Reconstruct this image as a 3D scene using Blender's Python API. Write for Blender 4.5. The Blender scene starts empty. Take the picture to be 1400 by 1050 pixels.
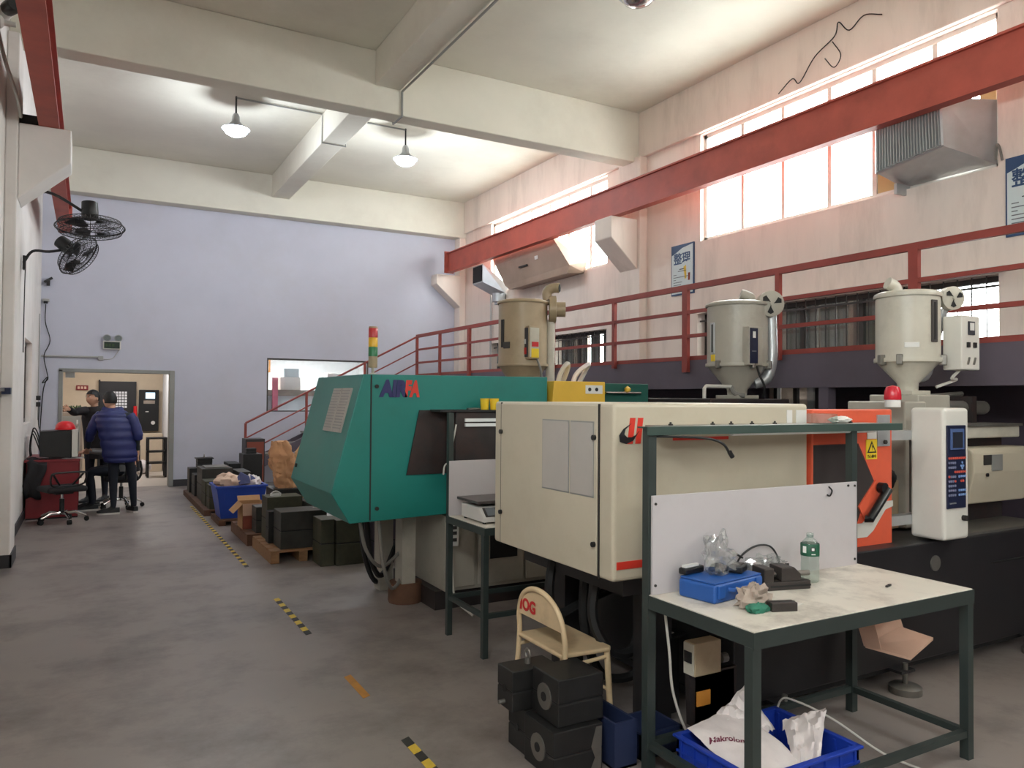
import bpy, bmesh, math, random
from mathutils import Vector, Matrix
random.seed(7)
SC = bpy.context.scene
COL = SC.collection
PI = math.pi

# ---------------------------------------------------------------- camera
cam_d = bpy.data.cameras.new('camera'); cam = bpy.data.objects.new('camera', cam_d); COL.objects.link(cam)
cam_d.sensor_fit = 'HORIZONTAL'; cam_d.sensor_width = 36.0
cam_d.lens = 1038.0 / 1400.0 * 36.0
cam_d.clip_start = 0.05; cam_d.clip_end = 200
_yaw, _pit, _rol = math.radians(29.1), math.radians(1.1), math.radians(0.43)
_f = Vector((math.sin(_yaw)*math.cos(_pit), math.cos(_yaw)*math.cos(_pit), math.sin(_pit)))
_r = Vector((math.cos(_yaw), -math.sin(_yaw), 0)); _u = _r.cross(_f)
_r2 = _r*math.cos(_rol) + _u*math.sin(_rol); _u2 = -_r*math.sin(_rol) + _u*math.cos(_rol)
cam.matrix_world = Matrix(((_r2.x, _u2.x, -_f.x, 0), (_r2.y, _u2.y, -_f.y, 0), (_r2.z, _u2.z, -_f.z, 1.6), (0, 0, 0, 1)))
SC.camera = cam

# ---------------------------------------------------------------- view, world
SC.view_settings.view_transform = 'Standard'; SC.view_settings.look = 'None'
SC.view_settings.exposure = 0.82; SC.view_settings.gamma = 1.0; SC.view_settings.use_curve_mapping = False
W = bpy.data.worlds.new('overcast_sky'); SC.world = W; W.use_nodes = True
W.node_tree.nodes['Background'].inputs[0].default_value = (1.0, 0.985, 0.965, 1)
W.node_tree.nodes['Background'].inputs[1].default_value = 14.0

def portal(loc, rot, sx, sy):
    l = bpy.data.lights.new('window_portal', 'AREA'); l.shape = 'RECTANGLE'; l.size = sx; l.size_y = sy
    l.cycles.is_portal = True
    o = bpy.data.objects.new('window_portal', l); o.location = loc; o.rotation_euler = rot; COL.objects.link(o)
    return o
ROT_IN_LEFT = (0, PI/2, 0)      # faces -X
ROT_IN_RIGHT = (0, -PI/2, 0)    # faces +X
for y0, y1 in ((9.43, 13.29), (3.70, 7.40), (-2.2, 1.6)):  # last pair serves the window added behind the camera
    portal((7.12, (y0+y1)/2, 4.36), ROT_IN_LEFT, 1.4, y1-y0)
portal((3.2, -5.05, 4.15), (PI/2, 0, 0), 1.6, 0.9)  # sky light through the added rear-wall window
portal((-0.95, -1.15, 3.55), ROT_IN_RIGHT, 1.1, 5.3)  # sky light through the added left-wall window

# ---------------------------------------------------------------- materials
def lin(c):
    c = c/255.0
    return c/12.92 if c <= 0.04045 else ((c+0.055)/1.055)**2.4
def rgb(r, g, b): return (lin(r), lin(g), lin(b))
MATS = {}
def mat(name, col, rough=0.6, metal=0.0, var=0.10, scale=5.0, bump=0.0, bscale=60.0, emit=None, estr=0.0, alpha=None, stain=None, stain_amt=0.35, stain_scale=1.3, stain_min=0.5, coat=0.0, stretch=None, spec=0.5):
    m = bpy.data.materials.new(name); m.use_nodes = True; MATS[name] = m
    nt = m.node_tree; N = nt.nodes; L = nt.links
    b = N['Principled BSDF']
    b.inputs['Roughness'].default_value = rough; b.inputs['Metallic'].default_value = metal
    b.inputs['Coat Weight'].default_value = coat
    b.inputs['Specular IOR Level'].default_value = spec
    c = rgb(*col)
    geo = N.new('ShaderNodeNewGeometry')
    vec = geo.outputs['Position']
    if stretch:
        mp = N.new('ShaderNodeMapping'); mp.inputs['Scale'].default_value = stretch
        L.new(vec, mp.inputs['Vector']); vec = mp.outputs['Vector']
    if var > 0:
        n = N.new('ShaderNodeTexNoise'); n.inputs['Scale'].default_value = scale; n.inputs['Detail'].default_value = 5
        n.inputs['Roughness'].default_value = 0.62
        L.new(vec, n.inputs['Vector'])
        mr = N.new('ShaderNodeMapRange'); mr.inputs['From Min'].default_value = 0.3; mr.inputs['From Max'].default_value = 0.7
        L.new(n.outputs['Fac'], mr.inputs['Value'])
        mx = N.new('ShaderNodeMix'); mx.data_type = 'RGBA'
        mx.inputs[6].default_value = (*[x*(1-var) for x in c], 1); mx.inputs[7].default_value = (*[min(1, x*(1+var)) for x in c], 1)
        L.new(mr.outputs['Result'], mx.inputs[0]); out = mx.outputs[2]
        if stain:
            n2 = N.new('ShaderNodeTexNoise'); n2.inputs['Scale'].default_value = stain_scale; n2.inputs['Detail'].default_value = 8
            n2.inputs['Roughness'].default_value = 0.7
            L.new(vec, n2.inputs['Vector'])
            r2 = N.new('ShaderNodeMapRange'); r2.inputs['From Min'].default_value = stain_min; r2.inputs['From Max'].default_value = 0.78
            r2.inputs['To Max'].default_value = stain_amt
            L.new(n2.outputs['Fac'], r2.inputs['Value'])
            m2 = N.new('ShaderNodeMix'); m2.data_type = 'RGBA'; m2.inputs[7].default_value = (*rgb(*stain), 1)
            L.new(r2.outputs['Result'], m2.inputs[0]); L.new(out, m2.inputs[6]); out = m2.outputs[2]
        L.new(out, b.inputs['Base Color'])
        rr = N.new('ShaderNodeMapRange'); rr.inputs['To Min'].default_value = max(0.02, rough-0.08); rr.inputs['To Max'].default_value = min(1, rough+0.08)
        L.new(n.outputs['Fac'], rr.inputs['Value']); L.new(rr.outputs['Result'], b.inputs['Roughness'])
    else:
        b.inputs['Base Color'].default_value = (*c, 1)
    if bump > 0:
        nb = N.new('ShaderNodeTexNoise'); nb.inputs['Scale'].default_value = bscale; nb.inputs['Detail'].default_value = 4
        L.new(vec, nb.inputs['Vector'])
        bp = N.new('ShaderNodeBump'); bp.inputs['Strength'].default_value = bump; bp.inputs['Distance'].default_value = 0.01
        L.new(nb.outputs['Fac'], bp.inputs['Height']); L.new(bp.outputs['Normal'], b.inputs['Normal'])
    if emit:
        b.inputs['Emission Color'].default_value = (*rgb(*emit), 1); b.inputs['Emission Strength'].default_value = estr
    return m
def glass(name, tint=(240, 245, 245), gloss=0.06, rough=0.03, body=0.0, bodycol=(220, 225, 225)):
    m = bpy.data.materials.new(name); m.use_nodes = True; MATS[name] = m
    nt = m.node_tree; N = nt.nodes; L = nt.links
    for n in list(N):
        if n.type != 'OUTPUT_MATERIAL': N.remove(n)
    out = [n for n in N if n.type == 'OUTPUT_MATERIAL'][0]
    t = N.new('ShaderNodeBsdfTransparent'); t.inputs[0].default_value = (*rgb(*tint), 1)
    g = N.new('ShaderNodeBsdfGlossy'); g.inputs['Roughness'].default_value = rough
    mx = N.new('ShaderNodeMixShader'); mx.inputs[0].default_value = gloss
    L.new(t.outputs[0], mx.inputs[1]); L.new(g.outputs[0], mx.inputs[2]); last = mx
    if body > 0:
        d = N.new('ShaderNodeBsdfDiffuse'); d.inputs[0].default_value = (*rgb(*bodycol), 1)
        m2 = N.new('ShaderNodeMixShader'); m2.inputs[0].default_value = body
        L.new(mx.outputs[0], m2.inputs[1]); L.new(d.outputs[0], m2.inputs[2]); last = m2
    L.new(last.outputs[0], out.inputs[0])
    return m

mat('wall_paint', (232, 226, 222), 0.85, var=0.05, scale=1.6, bump=0.05, bscale=25, stain=(176, 160, 146), stain_amt=0.35, stain_scale=0.9)
mat('wall_back_paint', (202, 202, 216), 0.85, var=0.04, scale=1.2, bump=0.04, bscale=25, stain=(190, 186, 186), stain_amt=0.30, stain_scale=0.7)
mat('wall_right_paint', (232, 218, 208), 0.85, var=0.06, scale=1.4, bump=0.05, bscale=25, stain=(150, 132, 118), stain_amt=0.45, stain_scale=1.1, stretch=(1.6, 1.6, 0.35))
mat('ceiling_paint', (226, 221, 208), 0.9, var=0.05, scale=0.9, bump=0.04, bscale=20, stain=(178, 165, 146), stain_amt=0.3, stain_scale=0.6)
mat('floor_epoxy', (146, 136, 131), 0.42, var=0.14, scale=0.55, bump=0.02, bscale=8, stain=(62, 54, 54), stain_amt=0.75, stain_scale=1.5, stain_min=0.46, spec=0.45)
mat('dark_base', (62, 60, 64), 0.6, var=0.12)
mat('frame_grey', (150, 150, 146), 0.5, metal=0.2, var=0.05)
mat('frame_bloom', (214, 208, 200), 0.5, var=0.04)  # paler copy of the frame colour, window bloom painted in
mat('frame_dark', (70, 66, 64), 0.5, metal=0.2, var=0.08)
mat('red_steel', (176, 82, 68), 0.55, var=0.14, scale=3, bump=0.04, stain=(90, 40, 34), stain_amt=0.4)
mat('red_rail', (146, 64, 56), 0.5, var=0.12, scale=5, stain=(84, 36, 32), stain_amt=0.4)
mat('purple_steel', (96, 87, 98), 0.6, var=0.12, scale=2)
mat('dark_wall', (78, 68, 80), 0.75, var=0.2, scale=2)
mat('cream_enamel', (196, 186, 166), 0.42, var=0.04, scale=2.5, stain=(165, 150, 122), stain_amt=0.35, stain_scale=2.2)
mat('cream_vent', (178, 172, 166), 0.55, var=0.05)
mat('seam_dark', (44, 40, 38), 0.7, var=0.1)
mat('teal_enamel', (30, 124, 116), 0.42, var=0.06, scale=2, stain=(20, 84, 76), stain_amt=0.35, stain_scale=1.5)
mat('teal_dark', (24, 82, 72), 0.4, var=0.08)
mat('orange_enamel', (226, 96, 66), 0.45, var=0.05, scale=4, stain=(150, 66, 44), stain_amt=0.3, stain_scale=3)
mat('yellow_enamel', (222, 178, 62), 0.45, var=0.06)
mat('black_paint', (34, 32, 34), 0.45, var=0.15, scale=4)
mat('black_matte', (26, 25, 26), 0.7, var=0.15)
mat('black_plastic', (24, 24, 26), 0.35, var=0.1)
mat('black_rubber', (22, 22, 22), 0.8, var=0.1)
mat('machine_dark', (46, 40, 40), 0.5, var=0.25, scale=6, stain=(92, 46, 32), stain_amt=0.5)
mat('steel', (170, 168, 164), 0.32, metal=0.9, var=0.08, scale=8)
mat('steel_worn', (132, 128, 122), 0.45, metal=0.7, var=0.15, scale=8)
mat('galvanised', (186, 188, 190), 0.38, metal=0.6, var=0.08, scale=7)
mat('chrome', (215, 215, 215), 0.15, metal=1.0, var=0)
mat('mold_steel', (62, 60, 56), 0.5, metal=0.35, var=0.22, scale=9, stain=(70, 48, 34), stain_amt=0.5, stain_scale=5)
mat('mold_olive', (70, 68, 52), 0.6, metal=0.15, var=0.22, scale=9, stain=(40, 34, 28), stain_amt=0.5, stain_scale=5)
mat('mold_black', (36, 35, 35), 0.5, metal=0.2, var=0.25, scale=9)
mat('hopper_beige', (172, 152, 124), 0.4, var=0.08, scale=4, stain=(110, 90, 66), stain_amt=0.4, stain_scale=3)
mat('hopper_grey', (172, 166, 154), 0.38, var=0.06, scale=4, stain=(110, 102, 92), stain_amt=0.4, stain_scale=3)
mat('hopper_cream', (196, 190, 176), 0.38, var=0.06, scale=4, stain=(120, 110, 100), stain_amt=0.35, stain_scale=3)
mat('white_enamel', (218, 214, 206), 0.4, var=0.04)
mat('white_board', (192, 186, 188), 0.45, var=0.03, scale=2, stain=(160, 154, 150), stain_amt=0.3, stain_scale=2.5)
mat('table_laminate', (222, 214, 202), 0.42, var=0.05, scale=4, stain=(96, 82, 72), stain_amt=0.85, stain_scale=2.6, stain_min=0.47)
mat('green_black_steel', (50, 58, 56), 0.45, var=0.12)
mat('dark_green_bar', (56, 74, 68), 0.5, var=0.12)
mat('kraft', (190, 146, 104), 0.85, var=0.1, scale=8, bump=0.1)
mat('kraft_bag', (204, 152, 112), 0.75, var=0.1, scale=7, bump=0.15, bscale=18)
mat('carton_red', (134, 70, 56), 0.85, var=0.1)
mat('carton_pale', (206, 168, 146), 0.85, var=0.08, bump=0.05)
mat('wood', (150, 112, 78), 0.75, var=0.2, scale=12, stretch=(1, 6, 6))
mat('wood_dark', (104, 72, 54), 0.75, var=0.2, scale=10)
mat('blue_plastic', (38, 74, 176), 0.42, var=0.06)
mat('blue_crate', (30, 62, 170), 0.4, var=0.06)
mat('blue_dark', (38, 48, 80), 0.5, var=0.1)
mat('blue_case', (34, 84, 158), 0.42, var=0.06)
mat('bag_white', (226, 216, 214), 0.6, var=0.06, scale=9, bump=0.25, bscale=22)
mat('bag_pink', (222, 190, 166), 0.55, var=0.1, scale=9, bump=0.25, bscale=20)
mat('cloth_grey', (168, 152, 140), 0.9, var=0.22, scale=14, bump=0.3, bscale=40)
mat('cloth_green', (50, 116, 94), 0.85, var=0.15, scale=14)
mat('cloth_blue', (96, 104, 150), 0.85, var=0.1)
mat('red_desk', (130, 32, 40), 0.45, var=0.08, scale=4)
mat('red_gloss', (214, 26, 36), 0.3, var=0.05)
mat('red_lamp', (206, 40, 56), 0.25, var=0.0, emit=(224, 30, 50), estr=0.0)
mat('red_print', (200, 36, 40), 0.5, var=0)
mat('red_letter', (214, 58, 44), 0.4, var=0.05)
mat('navy_letter', (40, 40, 96), 0.4, var=0.08)
mat('black_print', (28, 28, 32), 0.5, var=0)
mat('grey_print', (110, 114, 120), 0.6, var=0)
mat('maroon_print', (112, 30, 60), 0.6, var=0)
mat('green_print', (24, 84, 60), 0.5, var=0.05)
mat('white_print', (236, 236, 232), 0.5, var=0)
mat('sticker_white', (222, 220, 216), 0.5, var=0.04)
mat('sticker_yellow', (238, 204, 44), 0.5, var=0.03)
mat('sticker_orange', (214, 142, 60), 0.5, var=0.05)
mat('poster_paper', (206, 218, 220), 0.55, var=0.04)
mat('poster_blue', (52, 78, 116), 0.5, var=0.05)
mat('chair_paint', (216, 190, 152), 0.5, var=0.06, scale=8, stain=(130, 100, 66), stain_amt=0.4, stain_scale=6)
mat('skin', (206, 158, 132), 0.55, var=0.05, scale=20)
mat('hair', (20, 18, 18), 0.5, var=0.15, scale=30)
mat('jacket_blue', (34, 41, 100), 0.5, var=0.08, scale=9)
mat('sleeve_dark', (34, 42, 46), 0.7, var=0.1)
mat('jeans_dark', (26, 30, 42), 0.8, var=0.12)
mat('coat_black', (26, 23, 27), 0.75, var=0.12)
mat('shirt_grey', (128, 126, 126), 0.8, var=0.1)
mat('shoe_black', (26, 26, 30), 0.5, var=0.1)
mat('shoe_sole', (212, 208, 202), 0.6, var=0.05)
mat('screen_lit', (180, 214, 236), 0.4, var=0, emit=(190, 222, 245), estr=1.0)
mat('screen_blue', (84, 104, 150), 0.25, var=0.04)
mat('panel_navy', (30, 36, 62), 0.3, var=0.05)
mat('panel_dark', (40, 44, 56), 0.35, var=0.08)
mat('key_red', (206, 84, 70), 0.5, var=0)
mat('key_blue', (120, 150, 200), 0.5, var=0)
mat('key_grey', (120, 124, 150), 0.5, var=0)
mat('lamp_glow', (255, 255, 255), 0.5, var=0, emit=(214, 232, 255), estr=22.0)
mat('tube_white', (232, 234, 234), 0.4, var=0)
mat('amber', (232, 178, 40), 0.3, var=0)
mat('green_lens', (32, 120, 74), 0.3, var=0)
mat('red_lens', (190, 44, 48), 0.3, var=0)
mat('sign_green', (26, 44, 34), 0.4, var=0.1)
mat('cable_black', (28, 27, 28), 0.6, var=0)
mat('cable_white', (200, 196, 188), 0.55, var=0.05)
mat('cable_grey', (128, 124, 118), 0.55, var=0.05)
mat('pvc_grey', (172, 170, 168), 0.5, var=0.05)
mat('hood_brown', (160, 138, 122), 0.5, metal=0.3, var=0.1, scale=3, stain=(120, 96, 80), stain_amt=0.4)
mat('curtain', (124, 116, 108), 0.9, var=0.15, scale=6)
mat('office_cream', (206, 188, 164), 0.85, var=0.05)
mat('office_white', (226, 226, 228), 0.85, var=0.03)
mat('office_wood', (150, 136, 124), 0.6, var=0.1)
mat('pink_post', (206, 104, 122), 0.6, var=0.05)
mat('hazard_yellow', (220, 186, 62), 0.6, var=0.12, scale=20)
mat('hazard_black', (48, 44, 40), 0.6, var=0.12, scale=20)
mat('tape_orange', (186, 128, 48), 0.6, var=0.15, scale=20)
mat('scale_body', (206, 202, 198), 0.45, var=0.04)
mat('scale_plate', (104, 96, 96), 0.35, metal=0.6, var=0.08)
mat('paper', (232, 228, 222), 0.7, var=0.03)
mat('cup_yellow', (238, 200, 52), 0.4, var=0.05)
mat('leaf_green', (56, 78, 44), 0.6, var=0.2)
mat('vise_iron', (70, 64, 62), 0.45, metal=0.5, var=0.15, scale=14)
glass('pane_glass', gloss=0.05, body=0.02)
glass('clear_bag', tint=(244, 244, 244), gloss=0.22, rough=0.12, body=0.10)
glass('bottle_plastic', tint=(236, 244, 240), gloss=0.12, rough=0.05, body=0.08)
glass('dirty_window', tint=(150, 144, 140), gloss=0.08, rough=0.1, body=0.35, bodycol=(110, 100, 98))

def backlit(name, col, trans):
    m = bpy.data.materials.new(name); m.use_nodes = True; MATS[name] = m
    nt = m.node_tree; N = nt.nodes; L = nt.links; N.remove(N['Principled BSDF']); out = [n for n in N if n.type == 'OUTPUT_MATERIAL'][0]
    d = N.new('ShaderNodeBsdfDiffuse'); d.inputs[0].default_value = (*[c*0.7 for c in rgb(*col)], 1)
    t = N.new('ShaderNodeBsdfTranslucent'); g = N.new('ShaderNodeNewGeometry'); nz = N.new('ShaderNodeTexNoise'); nz.inputs['Scale'].default_value = 5
    L.new(g.outputs['Position'], nz.inputs['Vector']); mx = N.new('ShaderNodeMix'); mx.data_type = 'RGBA'
    mx.inputs[6].default_value = (*[c*0.75 for c in trans], 1); mx.inputs[7].default_value = (*[c*1.25 for c in trans], 1)
    L.new(nz.outputs['Fac'], mx.inputs[0]); L.new(mx.outputs[2], t.inputs[0])
    a = N.new('ShaderNodeAddShader'); L.new(d.outputs[0], a.inputs[0]); L.new(t.outputs[0], a.inputs[1]); L.new(a.outputs[0], out.inputs[0])
backlit('tan_board', (226, 200, 150), (0.030, 0.022, 0.011))

# ---------------------------------------------------------------- mesh helpers
ORG = {}
def org(o): return ORG.get(o.name, Vector((0, 0, 0))) if o else Vector((0, 0, 0))
class MB:
    def __init__(s): s.v = []; s.f = []
    def add(s, vs, fs):
        n = len(s.v); s.v += [Vector(p) for p in vs]; s.f += [tuple(i+n for i in f) for f in fs]; return s
    def box(s, x0, x1, y0, y1, z0, z1):
        return s.add([(x0,y0,z0),(x1,y0,z0),(x1,y1,z0),(x0,y1,z0),(x0,y0,z1),(x1,y0,z1),(x1,y1,z1),(x0,y1,z1)],
                     [(0,3,2,1),(4,5,6,7),(0,1,5,4),(1,2,6,5),(2,3,7,6),(3,0,4,7)])
    def obox(s, c, sx, sy, sz, rot=(0,0,0)):
        R = Matrix.Rotation(rot[2],3,'Z') @ Matrix.Rotation(rot[1],3,'Y') @ Matrix.Rotation(rot[0],3,'X'); c = Vector(c)
        vs = [c + R @ Vector((a*sx/2, b*sy/2, d*sz/2)) for d in (-1,1) for a, b in ((-1,-1),(1,-1),(1,1),(-1,1))]
        return s.add(vs, [(0,3,2,1),(4,5,6,7),(0,1,5,4),(1,2,6,5),(2,3,7,6),(3,0,4,7)])
    def prism(s, poly, axis, a0, a1):
        # poly: 2D points in the two other axes (X: (y,z); Y: (x,z); Z: (x,y))
        def P(p, a):
            return {'X': (a, p[0], p[1]), 'Y': (p[0], a, p[1]), 'Z': (p[0], p[1], a)}[axis]
        n = len(poly)
        return s.add([P(p, a0) for p in poly] + [P(p, a1) for p in poly],
                     [tuple(range(n))[::-1], tuple(range(n, 2*n))] + [(i, (i+1) % n, (i+1) % n + n, i+n) for i in range(n)])
    def tube(s, pts, r, n=8, caps=True):
        pts = [Vector(p) for p in pts]; m = len(pts); rs = r if isinstance(r, (list, tuple)) else [r]*m
        T = []
        for i in range(m):
            a = pts[max(i-1, 0)]; b = pts[min(i+1, m-1)]; T.append((b-a).normalized())
        up = Vector((0,0,1)) if abs(T[0].z) < 0.9 else Vector((1,0,0))
        u = T[0].cross(up).normalized(); vs = []
        for i in range(m):
            u = (u - T[i]*u.dot(T[i]))
            u = u.normalized() if u.length > 1e-6 else T[i].orthogonal().normalized()
            w = T[i].cross(u)
            vs += [pts[i] + (u*math.cos(2*PI*k/n) + w*math.sin(2*PI*k/n))*rs[i] for k in range(n)]
        fs = [(i*n+k, i*n+(k+1) % n, (i+1)*n+(k+1) % n, (i+1)*n+k) for i in range(m-1) for k in range(n)]
        if caps: fs += [tuple(range(n))[::-1], tuple(range((m-1)*n, m*n))]
        return s.add(vs, fs)
    def lathe(s, prof, c=(0,0,0), n=24, axis='Z', caps=True):
        c = Vector(c); vs = []
        for r, h in prof:
            for k in range(n):
                a = 2*PI*k/n; x, y = r*math.cos(a), r*math.sin(a)
                vs.append(c + Vector({'Z': (x,y,h), 'X': (h,x,y), 'Y': (y,h,x)}[axis]))
        m = len(prof)
        fs = [(i*n+k, i*n+(k+1) % n, (i+1)*n+(k+1) % n, (i+1)*n+k) for i in range(m-1) for k in range(n)]
        if caps: fs += [tuple(range(n))[::-1], tuple(range((m-1)*n, m*n))]
        return s.add(vs, fs)
    def loft(s, rings, caps=True, closed=True):
        n = len(rings[0]); vs = [p for r in rings for p in r]; m = len(rings)
        fs = [(i*n+k, i*n+(k+1) % n, (i+1)*n+(k+1) % n, (i+1)*n+k) for i in range(m-1) for k in range(n if closed else n-1)]
        if caps and closed: fs += [tuple(range(n))[::-1], tuple(range((m-1)*n, m*n))]
        return s.add(vs, fs)
    def wedge(s, quad, d):   # extrude a planar 3D polygon by vector d
        q = [Vector(p) for p in quad]; d = Vector(d); n = len(q)
        return s.add(q + [p+d for p in q], [tuple(range(n))[::-1], tuple(range(n, 2*n))] + [(i, (i+1) % n, (i+1) % n+n, i+n) for i in range(n)])
    def build(s, name, m, parent=None, bevel=0.0, smooth=False, seg=2, sub=0, kind=None):
        me = bpy.data.meshes.new(name)
        if parent is not None: o0 = org(parent)
        else:
            xs = [p.x for p in s.v]; ys = [p.y for p in s.v]
            o0 = Vector(((min(xs)+max(xs))/2, (min(ys)+max(ys))/2, min(p.z for p in s.v)))
        me.from_pydata([tuple(p-o0) for p in s.v], [], s.f); me.validate()
        bm = bmesh.new(); bm.from_mesh(me); bmesh.ops.recalc_face_normals(bm, faces=bm.faces); bm.to_mesh(me); bm.free()
        me.materials.append(MATS[m] if isinstance(m, str) else m)
        if smooth:
            for p in me.polygons: p.use_smooth = True
            me.set_sharp_from_angle(angle=math.radians(38))
        o = bpy.data.objects.new(name, me); COL.objects.link(o)
        if parent is not None: o.parent = parent; ORG[o.name] = o0
        else: o.location = o0; ORG[o.name] = o0
        if bevel > 0:
            b = o.modifiers.new('bevel', 'BEVEL'); b.width = bevel; b.segments = seg; b.limit_method = 'ANGLE'; b.angle_limit = math.radians(40)
        if sub:
            b = o.modifiers.new('sub', 'SUBSURF'); b.levels = sub; b.render_levels = sub
        if kind: o['kind'] = kind
        return o
def tag(o, label, cat, group=None):
    o['label'] = label; o['category'] = cat
    if group: o['group'] = group
    return o
def thing(name, loc, label, cat, group=None):
    o = bpy.data.objects.new(name, None); o.empty_display_size = 0.1; COL.objects.link(o); o.location = loc
    ORG[o.name] = Vector(loc); tag(o, label, cat, group); return o
def struct(o): o['kind'] = 'structure'; return o
def srt(name, loc):
    o = bpy.data.objects.new(name, None); COL.objects.link(o); o.location = loc; ORG[o.name] = Vector(loc); o['kind'] = 'structure'; return o
def box(name, m, parent, *e, bevel=0.0): return MB().box(*e).build(name, m, parent, bevel=bevel)
def tube(name, m, parent, pts, r, n=8): return MB().tube(pts, r, n).build(name, m, parent, smooth=True)
def copy_tree(o, off, label=None, parent=None):
    c = o.copy(); COL.objects.link(c); c.parent = parent
    if parent is None:
        c.location = o.location + Vector(off); ORG[c.name] = Vector(c.location)
        if label: c['label'] = label
    else: ORG[c.name] = org(parent)
    for ch in list(o.children): copy_tree(ch, off, None, c)
    return c
def curve_pts(ctrl, n=24):
    # Catmull-Rom through control points
    P = [Vector(p) for p in ctrl]; P = [P[0]*2-P[1]] + P + [P[-1]*2-P[-2]]; out = []
    segs = len(P)-3; k = max(2, n//segs)
    for i in range(segs):
        a, b, c, d = P[i:i+4]
        for j in range(k):
            t = j/k
            out.append(0.5*((2*b)+(c-a)*t+(2*a-5*b+4*c-d)*t*t+(3*b-a-3*c+d)*t**3))
    out.append(P[-2]); return out
def cable(name, m, parent, ctrl, r, n=30): return tube(name, m, parent, curve_pts(ctrl, n), r, 6)
DG = None
def text(name, body, size, m, parent, loc, xdir, ydir, bold=0.0, ext=0.001, align='CENTER', shear=0.0, sx=1.0):
    cu = bpy.data.curves.new('txt', 'FONT'); cu.body = body; cu.size = size; cu.align_x = align; cu.align_y = 'CENTER'
    cu.extrude = ext; cu.offset = bold; cu.shear = shear; cu.resolution_u = 3
    to = bpy.data.objects.new('txt', cu); COL.objects.link(to)
    dg = bpy.context.evaluated_depsgraph_get()
    me = bpy.data.meshes.new_from_object(to.evaluated_get(dg)); bpy.data.objects.remove(to); bpy.data.curves.remove(cu)
    x = Vector(xdir).normalized(); y = Vector(ydir).normalized(); z = x.cross(y)
    M4 = Matrix(((x.x*sx, y.x, z.x, loc[0]), (x.y*sx, y.y, z.y, loc[1]), (x.z*sx, y.z, z.z, loc[2]), (0,0,0,1)))
    me.transform(Matrix.Translation(-org(parent)) @ M4)
    me.materials.clear(); me.materials.append(MATS[m]); me.name = name
    o = bpy.data.objects.new(name, me); COL.objects.link(o); o.parent = parent; ORG[o.name] = org(parent)
    return o
def cells(openings, a0, a1, z0, z1):
    A = sorted({a0, a1} | {o[i] for o in openings for i in (0, 1)}); Z = sorted({z0, z1} | {o[i] for o in openings for i in (2, 3)})
    for i in range(len(A)-1):
        run = None
        for j in range(len(Z)-1):
            ca, cz = (A[i]+A[i+1])/2, (Z[j]+Z[j+1])/2
            hole = any(o[0] < ca < o[1] and o[2] < cz < o[3] for o in openings)
            if not hole: run = (run[0], Z[j+1]) if run else (Z[j], Z[j+1])
            if (hole or j == len(Z)-2) and run: yield (A[i], A[i+1], run[0], run[1]); run = None
def lump(name, m, parent, c, rx, ry, rz, seed=0, amp=0.25, lo=None, n=20, k=12, freq=3.0):
    # crumpled bag / cloth heap: noisy ellipsoid flattened at the bottom
    from mathutils import noise
    mb = MB(); c = Vector(c); rings = []
    for i in range(k+1):
        th = PI*(i/k); r = []
        for j in range(n):
            ph = 2*PI*j/n
            d = Vector((math.sin(th)*math.cos(ph), math.sin(th)*math.sin(ph), -math.cos(th)))
            f = 1 + amp*(noise.noise(d*freq + Vector((seed*7.1, seed*3.3, 0))) + 0.5*noise.noise(d*freq*2.3 + Vector((0, seed, seed*2))))
            p = c + Vector((d.x*rx*f, d.y*ry*f, d.z*rz*f))
            if lo is not None: p.z = max(p.z, lo)
            r.append(p)
        rings.append(r)
    mb.loft(rings)
    return mb.build(name, m, parent, smooth=True)
# ================================================================ STRUCTURE
XL, XR, YB, YF, ZC = -0.72, 6.90, 14.70, -4.8, 5.72
struct(MB().box(XL-0.3, XR+0.3, YF-0.3, YB+0.2, -0.15, 0.0).build('floor', 'floor_epoxy'))
struct(MB().box(XL-0.2, XR+0.2, YF-0.2, YB+0.2, ZC, ZC+0.2).build('ceiling', 'ceiling_paint'))
def wall_x(name, x0, x1, ops, m, y0=YF, y1=YB, z0=0.0, z1=ZC):
    mb = MB()
    for a0, a1, c0, c1 in cells(ops, y0, y1, z0, z1): mb.box(x0, x1, a0, a1, c0, c1)
    return struct(mb.build(name, m))
def wall_y(name, y0, y1, ops, m, x0=XL, x1=XR, z0=0.0, z1=ZC):
    mb = MB()
    for a0, a1, c0, c1 in cells(ops, x0, x1, z0, z1): mb.box(a0, a1, y0, y1, c0, c1)
    return struct(mb.build(name, m))
UW = [(9.43, 13.29, 3.66, 5.05), (3.70, 7.40, 3.66, 5.05), (-2.2, 1.6, 3.66, 5.05)]  # third opening is out of view, added to light the near side
LW = [(9.44, 13.23, 2.12, 2.68), (3.70, 7.45, 2.13, 2.72), (5.35, 6.25, 1.35, 1.80)]
wall_x('wall_right', XR, XR+0.2, UW + LW, 'wall_right_paint')
LWIN = [(-3.8, 1.5, 3.0, 4.1), (11.35, 12.75, 1.22, 2.33)]  # first opening is out of view, added for light from the left
wall_x('wall_left', XL-0.2, XL, LWIN, 'wall_paint')
wall_y('wall_back', YB, YB+0.2, [(-0.45, 1.30, 0, 2.03), (2.91, 4.88, 1.32, 2.33)], 'wall_back_paint')
wall_y('wall_front', YF-0.2, YF, [(2.4, 4.0, 3.7, 4.6)], 'wall_paint')  # opening for the window added in the rear wall
r = srt('window_added_7', (3.1, YF-0.1, 3.7))  # unseen rear window, added to light faces turned toward the camera
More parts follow.
